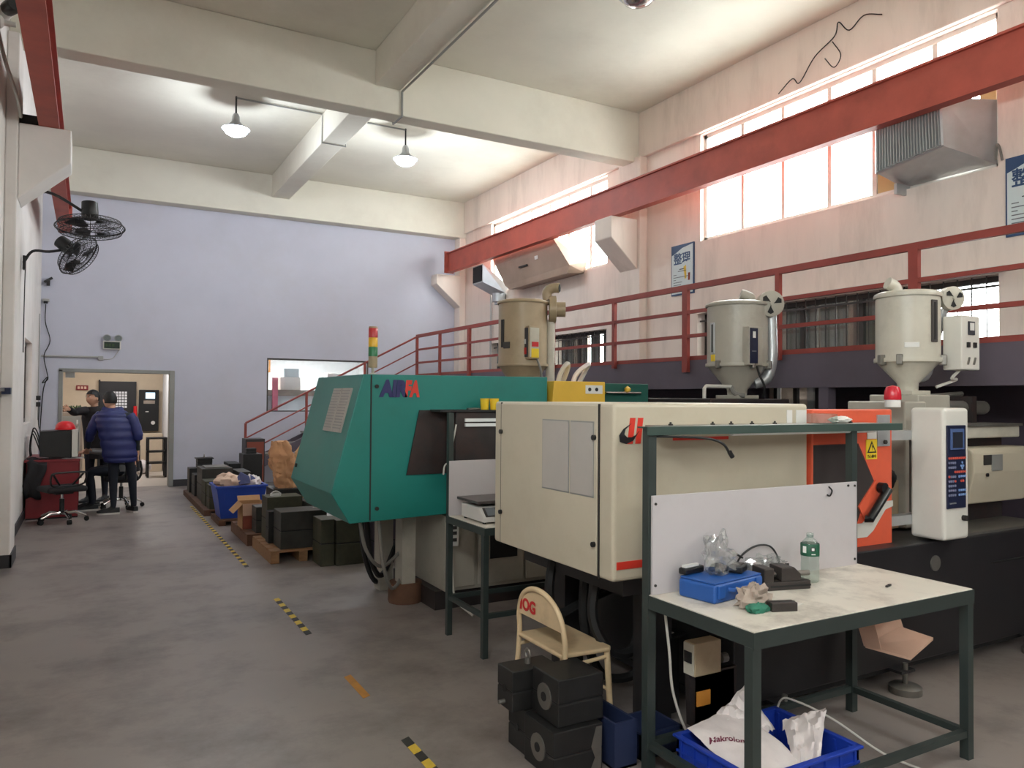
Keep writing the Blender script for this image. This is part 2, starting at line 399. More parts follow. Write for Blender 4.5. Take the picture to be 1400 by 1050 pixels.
MB().box(2.4, 4.0, YF-0.13, YF-0.07, 3.7, 3.75).box(2.4, 4.0, YF-0.13, YF-0.07, 4.55, 4.6).box(2.4, 2.45, YF-0.13, YF-0.07, 3.75, 4.55).box(3.95, 4.0, YF-0.13, YF-0.07, 3.75, 4.55).build('window_frame', 'frame_grey', r)
box('mullion', 'frame_grey', r, 3.175, 3.225, YF-0.125, YF-0.075, 3.75, 4.55)
for k in range(2): box('pane', 'pane_glass', r, 2.43+k*0.8, 3.17+k*0.8, YF-0.104, YF-0.096, 3.75, 4.55)
# beams and columns (cast concrete, painted)
n = 0
def trim(mb, m='ceiling_paint', bevel=0.012):
    global n
    n += 1; return struct(mb.build('trim_%d' % n, m, bevel=bevel))
for y0, y1, zb in ((8.60, 8.87, 5.0), (14.42, 14.70, 4.97), (2.80, 3.07, 5.0), (-3.0, -2.73, 5.0)):
    trim(MB().box(XL, XR, y0, y1, zb, ZC))
for y0, y1 in ((YF, -3.0), (-2.73, 2.80), (3.07, 8.60), (8.87, 14.42)):
    trim(MB().box(2.90, 3.22, y0, y1, 5.30, ZC))
for y0, y1 in ((YF, 2.8), (3.07, 8.60), (8.87, 14.42)):          # lintel beams over the window bands
    trim(MB().box(6.84, XR, y0, y1, 5.06, ZC), 'wall_right_paint')
for y0, y1 in ((8.47, 8.97), (14.44, 14.70), (2.6, 3.1)):
    trim(MB().box(6.76, XR, y0, y1, 0, 5.06 if y0 < 9 else 5.72), 'wall_right_paint')
for y0, y1 in ((8.42, 8.92), (2.6, 3.1)):
    trim(MB().box(XL, -0.62, y0, y1, 0, 5.0), 'wall_paint')
# corbels carrying the crane rails
for y0, y1 in ((8.52, 8.92), (14.40, 14.70), (2.65, 3.05)):
    trim(MB().prism([(6.76, 4.16), (6.30, 4.16), (6.30, 3.86), (6.76, 3.45)] if y0 < 14 else [(6.76, 4.16), (6.22, 4.16), (6.22, 3.96), (6.76, 3.50)], 'Y', y0, y1), 'wall_right_paint')
for y0, y1 in ((8.45, 8.89), (2.65, 3.05)):
    trim(MB().prism([(-0.62, 4.16), (-0.19, 4.16), (-0.19, 3.84), (-0.62, 3.44)], 'Y', y0, y1), 'wall_paint')
# skirting
struct(MB().box(1.32, 2.05, YB-0.02, YB, 0, 0.12).build('baseboard_back', 'dark_base'))
struct(MB().box(XL, XL+0.015, YF, 8.42, 0, 0.12).box(XL, XL+0.015, 8.92, YB, 0, 0.12).box(XL, -0.605, 8.405, 8.42, 0, 0.12).box(-0.62, -0.605, 8.405, 8.92, 0, 0.12).build('baseboard_left', 'dark_base'))
# dark panel over the lower wall under the walkway
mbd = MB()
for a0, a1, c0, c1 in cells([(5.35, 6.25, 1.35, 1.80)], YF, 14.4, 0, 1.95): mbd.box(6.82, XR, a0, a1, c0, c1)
struct(mbd.build('trim_lower_wall', 'dark_wall'))

# ---------------------------------------------------------------- windows
def window_x(name, x, y0, y1, z0, z1, mull, trans, fm='frame_grey', panes='pane_glass', t=0.05, special={}):
    r = srt(name, (x, (y0+y1)/2, z0))
    MB().box(x-0.03, x+0.03, y0, y1, z0, z0+t).box(x-0.03, x+0.03, y0, y1, z1-t, z1).box(x-0.03, x+0.03, y0, y0+t, z0, z1).box(x-0.03, x+0.03, y1-t, y1, z0, z1).build('window_frame', fm, r)
    for y in mull: box('mullion', fm, r, x-0.025, x+0.025, y-t/2, y+t/2, z0+t, z1-t)
    if trans: box('transom', fm, r, x-0.022, x+0.022, y0+t, y1-t, trans-t/2, trans+t/2)
    Y = [y0] + sorted(mull) + [y1]; Z = [z0] + ([trans] if trans else []) + [z1]
    for i in range(len(Y)-1):
        for j in range(len(Z)-1):
            box('pane', special.get((i, j), panes), r, x-0.004, x+0.004, Y[i]+t/2, Y[i+1]-t/2, Z[j]+t/2, Z[j+1]-t/2)
    return r
window_x('window_1', 7.0, *UW[0][:2], 3.66, 5.05, [9.97, 10.61, 11.21, 11.84, 12.53], 4.6, 'frame_bloom')
w2 = window_x('window_2', 7.0, *UW[1][:2], 3.66, 5.05, [4.31, 4.95, 5.49, 6.12, 6.745], 4.6, 'frame_bloom', special={(1, 0): 'tan_board'})
box('board_strip', 'tan_board', w2, 6.985, 6.994, 3.76, 3.90, 3.72, 4.55); box('transom', 'frame_bloom', w2, 6.975, 7.02, 4.335, 4.925, 4.05, 4.09)
window_x('window_added_3', 7.0, *UW[2][:2], 3.66, 5.05, [-1.57, -0.93, -0.3, 0.33, 0.97], 4.55)  # behind the camera, added for light on the near side
def bars(r, x, y0, y1, z0, z1, step=0.13, rad=0.007):
    mb = MB(); k = int((y1-y0)/step)
    for i in range(1, k): mb.tube([(x, y0+i*step, z0), (x, y0+i*step, z1)], rad, 6)
    mb.box(x-0.006, x+0.006, y0, y1, z0+(z1-z0)*0.82, z0+(z1-z0)*0.82+0.02)
    mb.build('security_bars', 'frame_dark', r, kind='stuff')
def blinds(r, x, spans, z0, z1, m='curtain'):
    for a, b in spans:
        mb = MB(); k = max(3, int((b-a)/0.05))
        mb.wedge([(x + (0.02 if i % 2 else 0), a+(b-a)*i/k, z0) for i in range(k+1)] + [(x+0.03 + (0.02 if i % 2 else 0), a+(b-a)*i/k, z0) for i in range(k, -1, -1)], (0, 0, z1-z0))
        mb.build('curtain', m, r)
w4 = window_x('window_4', 7.06, 9.44, 13.23, 2.12, 2.68, [10.4, 11.35, 12.3], None, 'frame_dark')
bars(w4, 6.95, 9.44, 13.23, 2.12, 2.68)
blinds(w4, 7.16, [(9.75, 9.9), (10.0, 10.25), (10.35, 10.5), (10.75, 11.1), (11.9, 12.6)], 2.0, 2.8)
w5 = window_x('window_5', 7.06, 3.70, 7.45, 2.13, 2.72, [4.4, 5.15, 5.9, 6.7], None, 'frame_dark')
bars(w5, 6.95, 3.70, 7.45, 2.13, 2.72)
blinds(w5, 7.16, [(4.95, 5.35), (5.42, 5.75), (5.8, 6.25), (6.75, 7.05)], 2.0, 2.85)
box('lintel_board', 'white_enamel', w5, 6.84, 6.93, 3.64, 7.3, 2.73, 2.78)
w6 = window_x('window_6', 7.0, 5.35, 6.25, 1.35, 1.80, [5.65, 5.95], None, 'frame_dark')
blinds(w6, 7.12, [(5.45, 5.6), (5.68, 5.9)], 1.3, 1.85, 'office_white')
window_x('window_added_8', XL-0.1, -3.8, 1.5, 3.0, 4.1, [-2.8, -1.7, -0.6, 0.5], None)  # unseen window, added to brighten end faces from the left
window_x('window_9', XL-0.1, 11.35, 12.75, 1.22, 2.33, [12.05], None, 'frame_dark', panes='dirty_window')
# back wall window to the office
r = srt('window_10', (3.9, 14.8, 1.32))
MB().box(2.91, 4.88, 14.70, 14.80, 2.30, 2.33).box(2.91, 4.88, 14.70, 14.80, 1.32, 1.34).box(2.91, 2.935, 14.70, 14.80, 1.34, 2.30).box(4.855, 4.88, 14.70, 14.80, 1.34, 2.30).build('window_frame', 'frame_dark', r)
box('pane', 'pane_glass', r, 2.935, 4.855, 14.76, 14.768, 1.34, 2.30)
# doorway frame
r = srt('door_1', (0.42, YB, 0))
MB().box(-0.45, -0.39, YB-0.02, YB+0.22, 0, 2.03).box(1.24, 1.32, YB-0.03, YB+0.22, 0, 2.05).box(-0.45, 1.32, YB-0.02, YB+0.22, 1.99, 2.05).build('door_frame', 'frame_grey', r, bevel=0.006)

# ---------------------------------------------------------------- rooms behind the openings
def room(pref, x0, x1, y0, y1, z0, z1, m, fm, ops_far=(), side='Y'):
    if side == 'Y':
        wall_y('wall_%s_far' % pref, y1, y1+0.1, list(ops_far), m, x0, x1, z0, z1)
        struct(MB().box(x0-0.1, x0, y0, y1+0.1, z0, z1).build('wall_%s_west' % pref, m)); struct(MB().box(x1, x1+0.1, y0, y1+0.1, z0, z1).build('wall_%s_east' % pref, 'office_white'))
    else:
        wall_x('wall_%s_far' % pref, x1, x1+0.1, list(ops_far), m, y0, y1, z0, z1)
        struct(MB().box(x0, x1+0.1, y0-0.1, y0, z0, z1).build('wall_%s_south' % pref, m)); struct(MB().box(x0, x1+0.1, y1, y1+0.1, z0, z1).build('wall_%s_north' % pref, m))
    struct(MB().box(x0-0.1, x1+0.1, y0, y1+0.1, z0-0.1, z0).build('floor_%s' % pref, fm))
    struct(MB().box(x0-0.1, x1+0.1, y0, y1+0.1, z1, z1+0.1).build('ceiling_%s' % pref, 'office_white'))
mat('office_floor', (196, 186, 176), 0.35, var=0.05)
room('lobby', -0.72, 1.40, 14.9, 18.2, 0.0, 2.6, 'office_cream', 'office_floor')
room('office', 2.4, 5.6, 14.9, 17.6, 0.0, 2.7, 'office_white', 'office_floor')
room('annex', 7.1, 9.4, 2.6, 14.2, 0.0, 3.5, 'office_wood', 'dark_base', ops_far=[(4.75, 6.0, 2.2, 3.2), (12.3, 13.6, 2.2, 3.0)], side='X')
def added_panel_light(name, loc, sx, sy, power, label, cat='light', col=(1, 0.985, 0.97)):  # lamp panel added out of view to light a back room
    t = thing(name, loc, label, cat)
    x, y, z = loc
    box('housing', 'white_enamel', t, x-sx/2, x+sx/2, y-sy/2, y+sy/2, z-0.04, z)
    box('diffuser', 'tube_white', t, x-sx/2+0.02, x+sx/2-0.02, y-sy/2+0.02, y+sy/2-0.02, z-0.045, z-0.04)
    l = bpy.data.lights.new('fill_glow', 'AREA'); l.shape = 'RECTANGLE'; l.size = sx-0.05; l.size_y = sy-0.05; l.energy = power; l.color = col
    o = bpy.data.objects.new('fill_glow', l); COL.objects.link(o); o.parent = t; o.location = (0, 0, -0.05)
added_panel_light('ceiling_light', (0.5, 16.6, 2.6), 1.2, 0.3, 20, 'added unseen ceiling light brightening the room beyond the doorway')
added_panel_light('ceiling_light', (3.9, 16.0, 2.7), 1.8, 0.5, 70, 'added unseen ceiling light brightening the office behind the glass window')
# ================================================================ STEELWORK AND FIXTURES
def ibeam(name, x, y0, y1, z0, z1, label, fl=0.17):
    t = thing(name, (x, (y0+y1)/2, z0), label, 'crane rail')
    box('web', 'red_steel', t, x-0.03, x+0.03, y0, y1, z0+0.02, z1-0.02)
    box('bottom_flange', 'red_steel', t, x-fl/2, x+fl/2, y0, y1, z0, z0+0.022)
    box('top_flange', 'red_steel', t, x-fl/2, x+fl/2, y0, y1, z1-0.022, z1)
    return t
t = ibeam('crane_rail', 6.40, YF+0.1, 14.20, 4.16, 4.57, 'long red steel crane rail under the high windows above the walkway', 0.12)
MB().box(6.30, 6.50, 14.18, 14.21, 4.16, 4.60).build('end_stop', 'red_steel', t)
t = ibeam('crane_rail', -0.375, YF+0.1, 13.85, 4.16, 4.57, 'red steel crane rail carried on the wall above the black fans', 0.17)
MB().box(-0.47, -0.28, 13.83, 13.86, 4.16, 4.60).build('end_stop', 'red_steel', t)
for y in (8.6, 2.8):
    tag(MB().box(6.30, 6.52, y, y+0.22, 4.16, 4.162).box(-0.62, -0.46, y-0.1, y+0.18, 4.161, 4.24).build('bearing_pad', 'wood_dark') if False else MB().box(-0.62, -0.465, y-0.1, y+0.18, 4.161, 4.26).build('bearing_pad', 'black_matte'), 'dark packing block beside the rail on the ' + ('corbel above the fans' if y > 5 else 'nearer wall corbel'), 'packing block')

# ---- walkway platform
t = thing('walkway_platform', (6.3, 5.0, 0), 'raised steel walkway with grey purple edge beam along the window wall', 'platform')
box('deck', 'purple_steel', t, 5.70, 6.82, -4.4, 14.06, 1.97, 2.03)
box('edge_beam', 'purple_steel', t, 5.69, 5.76, -4.4, 14.06, 1.72, 2.03)
box('edge_angle', 'red_rail', t, 5.686, 5.745, -4.4, 14.06, 2.03, 2.075)
for y in (-3.6, -0.9, 1.8, 4.5, 7.2, 9.9, 12.6):
    box('support_post', 'purple_steel', t, 5.70, 5.80, y, y+0.10, 0, 1.72)
    box('cross_beam', 'purple_steel', t, 5.76, 6.80, y, y+0.08, 1.82, 1.97)
t = thing('guard_railing', (5.662, 5.0, 2.03), 'red steel guard railing along the edge of the raised walkway', 'railing')
PY = [14.05, 12.93, 11.69, 10.34, 9.0, 7.58, 6.29, 5.02, 3.67, 2.4, 1.1, -0.2, -1.5, -2.8]
for i, y in enumerate(PY):
    w = 0.04 if y in (11.69, 6.29, 3.67, 1.1) else 0.025
    box('post', 'red_rail', t, 5.662-0.022, 5.662+0.022, y-w, y+w, 1.90 if w > 0.03 else 1.98, 2.82)
for z, h in ((2.82, 0.03), (2.55, 0.018), (2.29, 0.018)):
    box('rail', 'red_rail', t, 5.642, 5.682, -4.4, 14.07, z-h, z+h)
# ---- staircase along the back wall
t = thing('staircase', (3.9, 14.35, 0), 'red railed steel staircase climbing beside the back wall to the walkway', 'staircase')
sx0, sz0, sx1, sz1 = 5.70, 2.0, 2.05, 0.08
sl = (sz0-sz1)/(sx0-sx1)
for y in (14.09, 14.61):
    MB().prism([(sx0, sz0-0.02), (sx0, sz0-0.24), (sx1, 0.0), (sx1-0.06, 0.0), (sx1-0.06, sz1+0.05)], 'Y', y, y+0.03).build('stringer', 'purple_steel', t)
for i in range(10):
    f = (i+0.5)/10; x = sx0+(sx1-sx0)*f; z = sz0+(sz1-sz0)*f
    box('tread', 'steel_worn', t, x-0.17, x+0.13, 14.12, 14.61, z-0.02, z+0.01)
hx = [(5.68, 2.82), (2.43, 1.13)]
for dz in (0.0, -0.27, -0.53):
    MB().tube([(hx[0][0], 14.07, hx[0][1]+dz), (hx[1][0], 14.07, hx[1][1]+dz)], 0.020 if dz == 0 else 0.014, 6).build('hand_rail' if dz == 0 else 'guard_bar', 'red_rail', t)
for x in (2.43, 3.5, 4.6):
    zt = hx[1][1] + (x-2.43)*(2.82-1.13)/(5.68-2.43)
    box('post', 'red_rail', t, x-0.02, x+0.02, 14.05, 14.09, zt-0.95, zt)
tube('downpipe', 'pvc_grey', None, [(6.85, 13.18, 1.98), (6.85, 13.18, 3.64)], 0.02)
tag(bpy.data.objects['downpipe'], 'thin grey pipe running down the wall under the small duct', 'pipe')

# ---- hanging lamps
def hang_lamp(x, y, z, label, power, zt=ZC, lit=True):
    t = thing('pendant_lamp', (x, y, z), label, 'lamp', None)
    MB().tube([(x, y, zt), (x, y, z+0.24)], 0.012, 6).build('stem', 'black_matte', t)
    MB().lathe([(0.03, 0.24), (0.05, 0.20), (0.055, 0.13), (0.10, 0.08), (0.19, 0.03), (0.185, 0.025), (0.09, 0.07), (0.045, 0.12)], (x, y, z), 24).build('shade', 'galvanised', t, smooth=True)
    MB().lathe([(0.001, -0.075), (0.07, -0.065), (0.13, -0.035), (0.165, 0.02), (0.12, 0.045), (0.04, 0.07), (0.001, 0.075)], (x, y, z), 20).build('bulb', 'lamp_glow' if lit else 'chrome', t, smooth=True)
    if lit:
        l = bpy.data.lights.new('bulb_light', 'POINT'); l.energy = power; l.shadow_soft_size = 0.12; l.color = (0.85, 0.93, 1.0)
        o = bpy.data.objects.new('bulb_light', l); COL.objects.link(o); o.parent = t; o.location = (0, 0, -0.22)
hang_lamp(1.70, 10.9, 5.24, 'lit pendant lamp over the doorway side of the ceiling beam', 40)
hang_lamp(4.17, 10.9, 5.22, 'lit pendant lamp over the window side of the ceiling beam', 40)
hang_lamp(4.40, 5.55, 5.33, 'unlit pendant lamp with chrome bulb over the cream machine', 0, lit=False)
def pipe_thing(name, pts, r, m, label, cat='conduit'):
    o = tube(name, m, None, pts, r, 6); tag(o, label, cat); return o
pipe_thing('ceiling_conduit', [(1.70, 10.9, 5.70), (2.885, 10.9, 5.70), (2.885, 10.9, 5.285), (3.235, 10.9, 5.285), (3.235, 10.9, 5.70), (4.17, 10.9, 5.70)], 0.012, 'frame_grey', 'thin grey conduit linking the two lit pendant lamps over the beam')
pipe_thing('beam_conduit', [(3.235, 3.2, 5.285), (3.235, 8.585, 5.285), (3.235, 8.585, 4.985), (3.235, 8.885, 4.985), (3.235, 8.885, 5.29)], 0.014, 'frame_grey', 'grey conduit along the lower edge of the lengthwise ceiling beam')

# ---- wall fans
def wall_fan(root_p, elbow, hub, axis, rad, label, droop):
    t = thing('wall_fan', root_p, label, 'fan', None)
    rp, el, hb = Vector(root_p), Vector(elbow), Vector(hub); ax = Vector(axis).normalized()
    MB().obox(rp+Vector((0.01, 0, 0)), 0.03, 0.10, 0.16).build('bracket', 'black_paint', t)
    MB().tube(curve_pts([rp, rp+(el-rp)*0.35+Vector((0, 0, 0.09)), el, hb - ax*0.10], 16), 0.016, 8).build('arm', 'black_paint', t, smooth=True)
    b = hb - ax*0.06
    o = MB().tube([b-ax*0.20, b-ax*0.19, b-ax*0.04, b], [0.055, 0.08, 0.085, 0.06], 16).build('motor', 'black_plastic', t, smooth=True)
    u = ax.orthogonal().normalized(); w = ax.cross(u)
    g = MB()
    for s, rr in ((0.0, 1.0), (-0.055, 0.9), (0.055, 0.9), (-0.065, 0.55), (0.065, 0.55), (0.07, 0.2)):
        g.tube([hb + ax*(s+0.03) + (u*math.cos(a*PI/16)+w*math.sin(a*PI/16))*rad*rr for a in range(33)], 0.0045 if rr < 1 else 0.008, 5, caps=False)
    for k in range(40):
        a = 2*PI*k/40; d = u*math.cos(a)+w*math.sin(a)
        for sg in (-1, 1):
            g.tube([hb+ax*(0.03+sg*0.07)+d*rad*0.18, hb+ax*(0.03+sg*0.066)+d*rad*0.55, hb+ax*(0.03+sg*0.052)+d*rad*0.9, hb+ax*0.03+d*rad], 0.0028, 4, caps=False)
    g.build('guard', 'black_paint', t)
    for k in range(3):
        a = 2*PI*k/3; d = u*math.cos(a)+w*math.sin(a); e = ax.cross(d)
        MB().wedge([hb+ax*0.03+d*0.05-e*0.03, hb+ax*0.015+d*rad*0.55-e*0.10, hb+ax*0.015+d*rad*0.86-e*0.07, hb+ax*0.045+d*rad*0.86+e*0.06, hb+ax*0.045+d*0.06+e*0.03], ax*0.004).build('blade', 'black_plastic', t)
    cable('cord', 'cable_black', t, [rp+Vector((0.02, 0, -0.05)), rp+Vector((0.015, 0.02, -0.5)), rp+Vector((0.012, 0.05, -1.0-droop))], 0.006)
    return t
wall_fan((-0.70, 9.45, 3.56), (-0.38, 9.48, 3.76), (-0.02, 9.5, 3.47), (0.04, -0.10, -1), 0.34, 'black wall fan tilted to blow straight down, nearer the concrete corbel', 0.0)
wall_fan((-0.70, 10.55, 3.15), (-0.44, 10.5, 3.30), (-0.16, 10.45, 3.29), (0.72, -0.35, -0.62), 0.27, 'black wall fan tilted sideways, mounted below the other fan', 0.05)
# ---- security camera and cable at top left
t = thing('security_camera', (-0.70, 7.35, 4.78), 'white security camera with black lens hood on the wall above the crane rail', 'camera')
MB().lathe([(0.05, 0.0), (0.05, 0.03), (0.025, 0.05), (0.02, 0.13)], (-0.70, 7.35, 4.62), 14, 'X').build('mount', 'white_enamel', t, smooth=True)
MB().tube([(-0.68, 7.50, 4.74), (-0.62, 7.30, 4.72)], 0.055, 16).build('body', 'white_enamel', t, smooth=True)
MB().tube([(-0.62, 7.30, 4.72), (-0.56, 7.12, 4.69), (-0.555, 7.10, 4.688)], [0.057, 0.06, 0.05], 16).build('lens_hood', 'black_plastic', t, smooth=True)
tag(cable('wall_cable', 'cable_white', None, [(-0.70, 7.4, 4.58), (-0.66, 7.6, 4.4), (-0.60, 8.0, 4.24), (-0.60, 8.40, 4.20)], 0.016), 'white cable sagging from the security camera to the corbel', 'cable')
# ---- emergency light over the doorway
t = thing('emergency_light', (0.32, 14.70, 2.39), 'twin headed emergency light with green sign over the doorway', 'emergency light')
box('case', 'white_enamel', t, 0.19, 0.46, 14.63, 14.70, 2.39, 2.53, bevel=0.006)
box('sign_face', 'sign_green', t, 0.207, 0.443, 14.624, 14.631, 2.405, 2.515)
for k in range(3): MB().box(0.225+k*0.05, 0.262+k*0.05, 14.622, 14.625, 2.435, 2.485).build('sign_mark', 'leaf_green', t)
for x in (0.25, 0.42):
    h = MB().tube([(x, 14.68, 2.585), (x, 14.64, 2.585), (x, 14.62, 2.58)], [0.03, 0.055, 0.062], 16).build('lamp_head', 'galvanised', t, smooth=True)
    MB().tube([(x, 14.624, 2.581), (x, 14.616, 2.579)], 0.048, 16).build('lens', 'bottle_plastic', h)
pipe_thing('wall_conduit', [(-0.70, 14.68, 2.245), (0.13, 14.68, 2.25)], 0.018, 'pvc_grey', 'horizontal grey conduit on the back wall left of the emergency light')
t = thing('junction_box', (0.16, 14.70, 2.20), 'small grey junction box at the end of the conduit over the doorway', 'junction box')
box('case', 'pvc_grey', t, 0.12, 0.20, 14.66, 14.70, 2.20, 2.27, bevel=0.005)
cable('cable', 'cable_white', t, [(0.20, 14.685, 2.22), (0.34, 14.69, 2.24), (0.44, 14.69, 2.39)], 0.005)
tag(cable('hanging_cable', 'cable_black', None, [(-0.65, 14.66, 3.10), (-0.65, 14.67, 2.8), (-0.58, 14.67, 2.5), (-0.66, 14.66, 2.25), (-0.62, 14.66, 2.0), (-0.60, 14.62, 1.86), (-0.68, 14.66, 1.8), (-0.60, 14.64, 1.9), (-0.66, 14.67, 1.7), (-0.69, 14.66, 1.2), (-0.69, 14.5, 0.9)], 0.008, 60), 'tangled black cable hanging in the corner beside the doorway', 'cable')
t = thing('socket_bracket', (-0.64, 14.70, 3.15), 'small grey cable outlet high in the corner of the back wall', 'cable outlet')
box('plate', 'pvc_grey', t, -0.70, -0.60, 14.66, 14.70, 3.14, 3.19, bevel=0.005); box('plug', 'black_matte', t, -0.68, -0.62, 14.63, 14.66, 3.11, 3.15, bevel=0.005)
t = thing('speaker_bracket', (-0.62, 14.70, 3.42), 'black metal bracket on the back wall below the fans', 'bracket')
MB().obox((-0.62, 14.64, 3.50), 0.14, 0.05, 0.035, (0, -0.6, 0)).build('arm', 'black_paint', t); MB().obox((-0.62, 14.67, 3.46), 0.05, 0.06, 0.10).build('plate', 'black_paint', t)
tag(MB().box(-0.715, -0.705, 14.25, 14.32, 1.2, 2.9).build('cable_channel', 'pvc_grey'), 'narrow vertical cable channel on the side wall near the corner', 'cable channel')
t = thing('power_strip', (-0.70, 13.9, 1.50), 'black power sockets on the side wall above the red desk', 'power socket')
for z in (1.52, 1.42): box('socket', 'black_plastic', t, -0.719, -0.66, 13.85, 13.95, z, z+0.07, bevel=0.005)
cable('lead', 'cable_black', t, [(-0.68, 13.9, 1.42), (-0.66, 13.5, 1.15), (-0.60, 12.9, 1.05), (-0.55, 12.5, 0.80)], 0.008)
# small handle rail fixed to the nearest column
t = thing('wall_hook_rail', (-0.66, 7.6, 1.60), 'short steel hook rail fixed on the side wall near the column', 'hook rail')
box('bar', 'steel_worn', t, -0.705, -0.675, 7.0, 8.40, 1.63, 1.66); box('end_hook', 'blue_dark', t, -0.70, -0.63, 8.30, 8.40, 1.605, 1.665)
for y in (7.3, 8.1): box('fixing', 'steel_worn', t, -0.72, -0.70, y, y+0.05, 1.62, 1.67)

# ---- posters on the window wall
def poster(y0, y1, z0, z1, big, label, para):
    t = thing('poster', (6.89, (y0+y1)/2, z0), label, 'poster')
    x = 6.90
    box('frame', 'poster_blue', t, x-0.02, x, y0, y1, z0, z1)
    box('sheet', 'poster_paper', t, x-0.024, x-0.02, y0+0.015, y1-0.015, z0+0.02, z1-0.02)
    MB().wedge([(x-0.0255, y1-0.015, z1-0.02), (x-0.0255, y1-0.015, z1-0.13), (x-0.0255, y1-0.10, z1-0.10), (x-0.0255, (y0+y1)/2, z1-0.05), (x-0.0255, y0+0.015, z1-0.02)], (0.0015, 0, 0)).build('header_band', 'poster_blue', t)
    text('title', big, 0.165, 'poster_blue', t, (x-0.0265, (y0+y1)/2, z1-0.20), (0, -1, 0), (0, 0, 1), bold=0.003)
    for w, zz, th in ((0.10, 0.325, 0.012), (0.16, 0.352, 0.008)): box('subtitle_line', 'black_print', t, x-0.026, x-0.0245, (y0+y1)/2-w/2, (y0+y1)/2+w/2, z1-zz-th, z1-zz)
    for i, w in enumerate((0.06, 0.28, 0.05, 0.17, 0.15, 0.16, 0.12)): box('text_line', 'grey_print', t, x-0.026, x-0.0245, y1-0.05-w, y1-0.05, z1-0.405-i*0.034, z1-0.396-i*0.034)
    return t
P1 = None
t = poster(7.50, 7.935, 3.0, 3.675, '\u6574\u7406', 'framed blue and white poster with two large characters between the window bands', P1)
# figure printed on the poster: small flat cleaner with bin
MB().wedge([(6.874, 7.66, 3.20), (6.874, 7.69, 3.37), (6.874, 7.64, 3.39), (6.874, 7.63, 3.22)], (0.001, 0, 0)).build('printed_figure', 'hazard_yellow', t); MB().wedge([(6.874, 7.60, 3.18), (6.874, 7.60, 3.28), (6.874, 7.56, 3.28), (6.874, 7.565, 3.18)], (0.001, 0, 0)).build('printed_bin', 'carton_red', t)
poster(3.20, 3.63, 3.02, 3.70, '\u6574\u987f', 'framed blue and white poster at the far end of the wall past the air cooler', P1)

# ---- air cooler duct box in the window
t = thing('air_duct_outlet', (6.6, 4.1, 3.58), 'grey sheet metal air outlet box with slatted face in the window', 'air duct')
# trapezoid box: louvred face turned into the room
A = [(6.50, 4.58, 3.76), (6.50, 4.58, 4.25), (6.52, 3.98, 4.29), (6.52, 3.96, 3.85)]
B = [(6.96, 4.62, 3.70), (6.96, 4.62, 4.27), (6.96, 3.74, 4.27), (6.96, 3.74, 3.70)]
mb = MB(); mb.add(A+B, [(0,1,2,3), (4,7,6,5), (0,4,5,1), (1,5,6,2), (2,6,7,3), (3,7,4,0)]); mb.build('duct_body', 'galvanised', t)
for i in range(22):
    f = (i+0.5)/22
    p0 = Vector(A[0]).lerp(Vector(A[3]), f) + Vector((0, 0, 0.02)); p1 = Vector(A[1]).lerp(Vector(A[2]), f) - Vector((0, 0, 0.02))
    mb = MB(); d = Vector((-0.022, 0.006, 0)); e = Vector((0, 0.004, 0))
    mb.wedge([p0-e, p0+e, p0+e+d, p0-e+d], p1-p0); mb.build('louvre_slat', 'galvanised', t)
mb = MB()
for a, b in ((0, 1), (1, 2), (2, 3), (3, 0)): mb.tube([Vector(A[a])+Vector((-0.012, 0, 0)), Vector(A[b])+Vector((-0.012, 0, 0))], 0.014, 4)
mb.build('face_frame', 'galvanised', t)
MB().box(6.75, 6.95, 4.55, 4.58, 3.60, 3.70).build('drip_tray_end', 'galvanised', t)
cable('power_lead', 'cable_grey', t, [(6.90, 3.72, 3.72), (6.88, 3.70, 3.84), (6.87, 3.67, 3.80), (6.89, 3.66, 3.70)], 0.012)
# ---- hood and small duct at the far window
t = thing('window_hood', (6.6, 11.0, 3.55), 'brown sheet metal hood slung under the crane rail at the far window', 'hood')
H = [(6.52, 12.5, 4.20), (6.52, 10.40, 4.22), (6.60, 10.02, 3.72), (6.60, 10.08, 3.60), (6.60, 11.98, 3.57), (6.60, 12.15, 3.66)]
mb = MB(); mb.add(H + [(6.93, 12.5, 4.24), (6.93, 10.40, 4.24), (6.93, 10.02, 3.80), (6.93, 10.05, 3.62), (6.93, 12.0, 3.60), (6.93, 12.2, 3.70)],
    [(0,1,2,5), (5,2,3,4), (6,11,8,7), (11,10,9,8), (0,6,7,1), (1,7,8,2), (2,8,9,3), (3,9,10,4), (4,10,11,5), (5,11,6,0)])
mb.build('hood_sheet', 'hood_brown', t)
MB().obox((6.545, 10.95, 3.98), 0.01, 0.10, 0.06, (0, -0.15, 0)).build('label_plate', 'sticker_white', t); MB().obox((6.545, 11.4, 3.90), 0.012, 0.30, 0.03, (0, -0.15, 0)).build('handle_slot', 'seam_dark', t)
t = thing('duct_elbow', (6.6, 12.9, 3.52), 'small galvanised duct elbow with dark square mouth beside the brown hood', 'air duct')
a = [(6.46, 13.20, 3.80), (6.46, 13.20, 4.14), (6.46, 12.78, 4.14), (6.46, 12.78, 3.80)]
b = [(6.76, 12.95, 3.58), (6.86, 12.95, 3.70), (6.86, 12.45, 3.70), (6.76, 12.45, 3.58)]
MB().add(a+b, [(0,1,2,3), (4,7,6,5), (0,4,5,1), (1,5,6,2), (2,6,7,3), (3,7,4,0)]).build('duct_body', 'galvanised', t)
MB().box(6.45, 6.462, 12.80, 13.18, 3.82, 4.12).build('duct_mouth', 'black_matte', t)
MB().tube([(6.80, 12.75, 3.60), (6.80, 12.75, 3.44)], 0.13, 14).build('outlet_collar', 'galvanised', t, smooth=True)
MB().box(6.78, 6.92, 12.5, 12.9, 3.40, 3.44).build('mount_plate', 'galvanised', t)
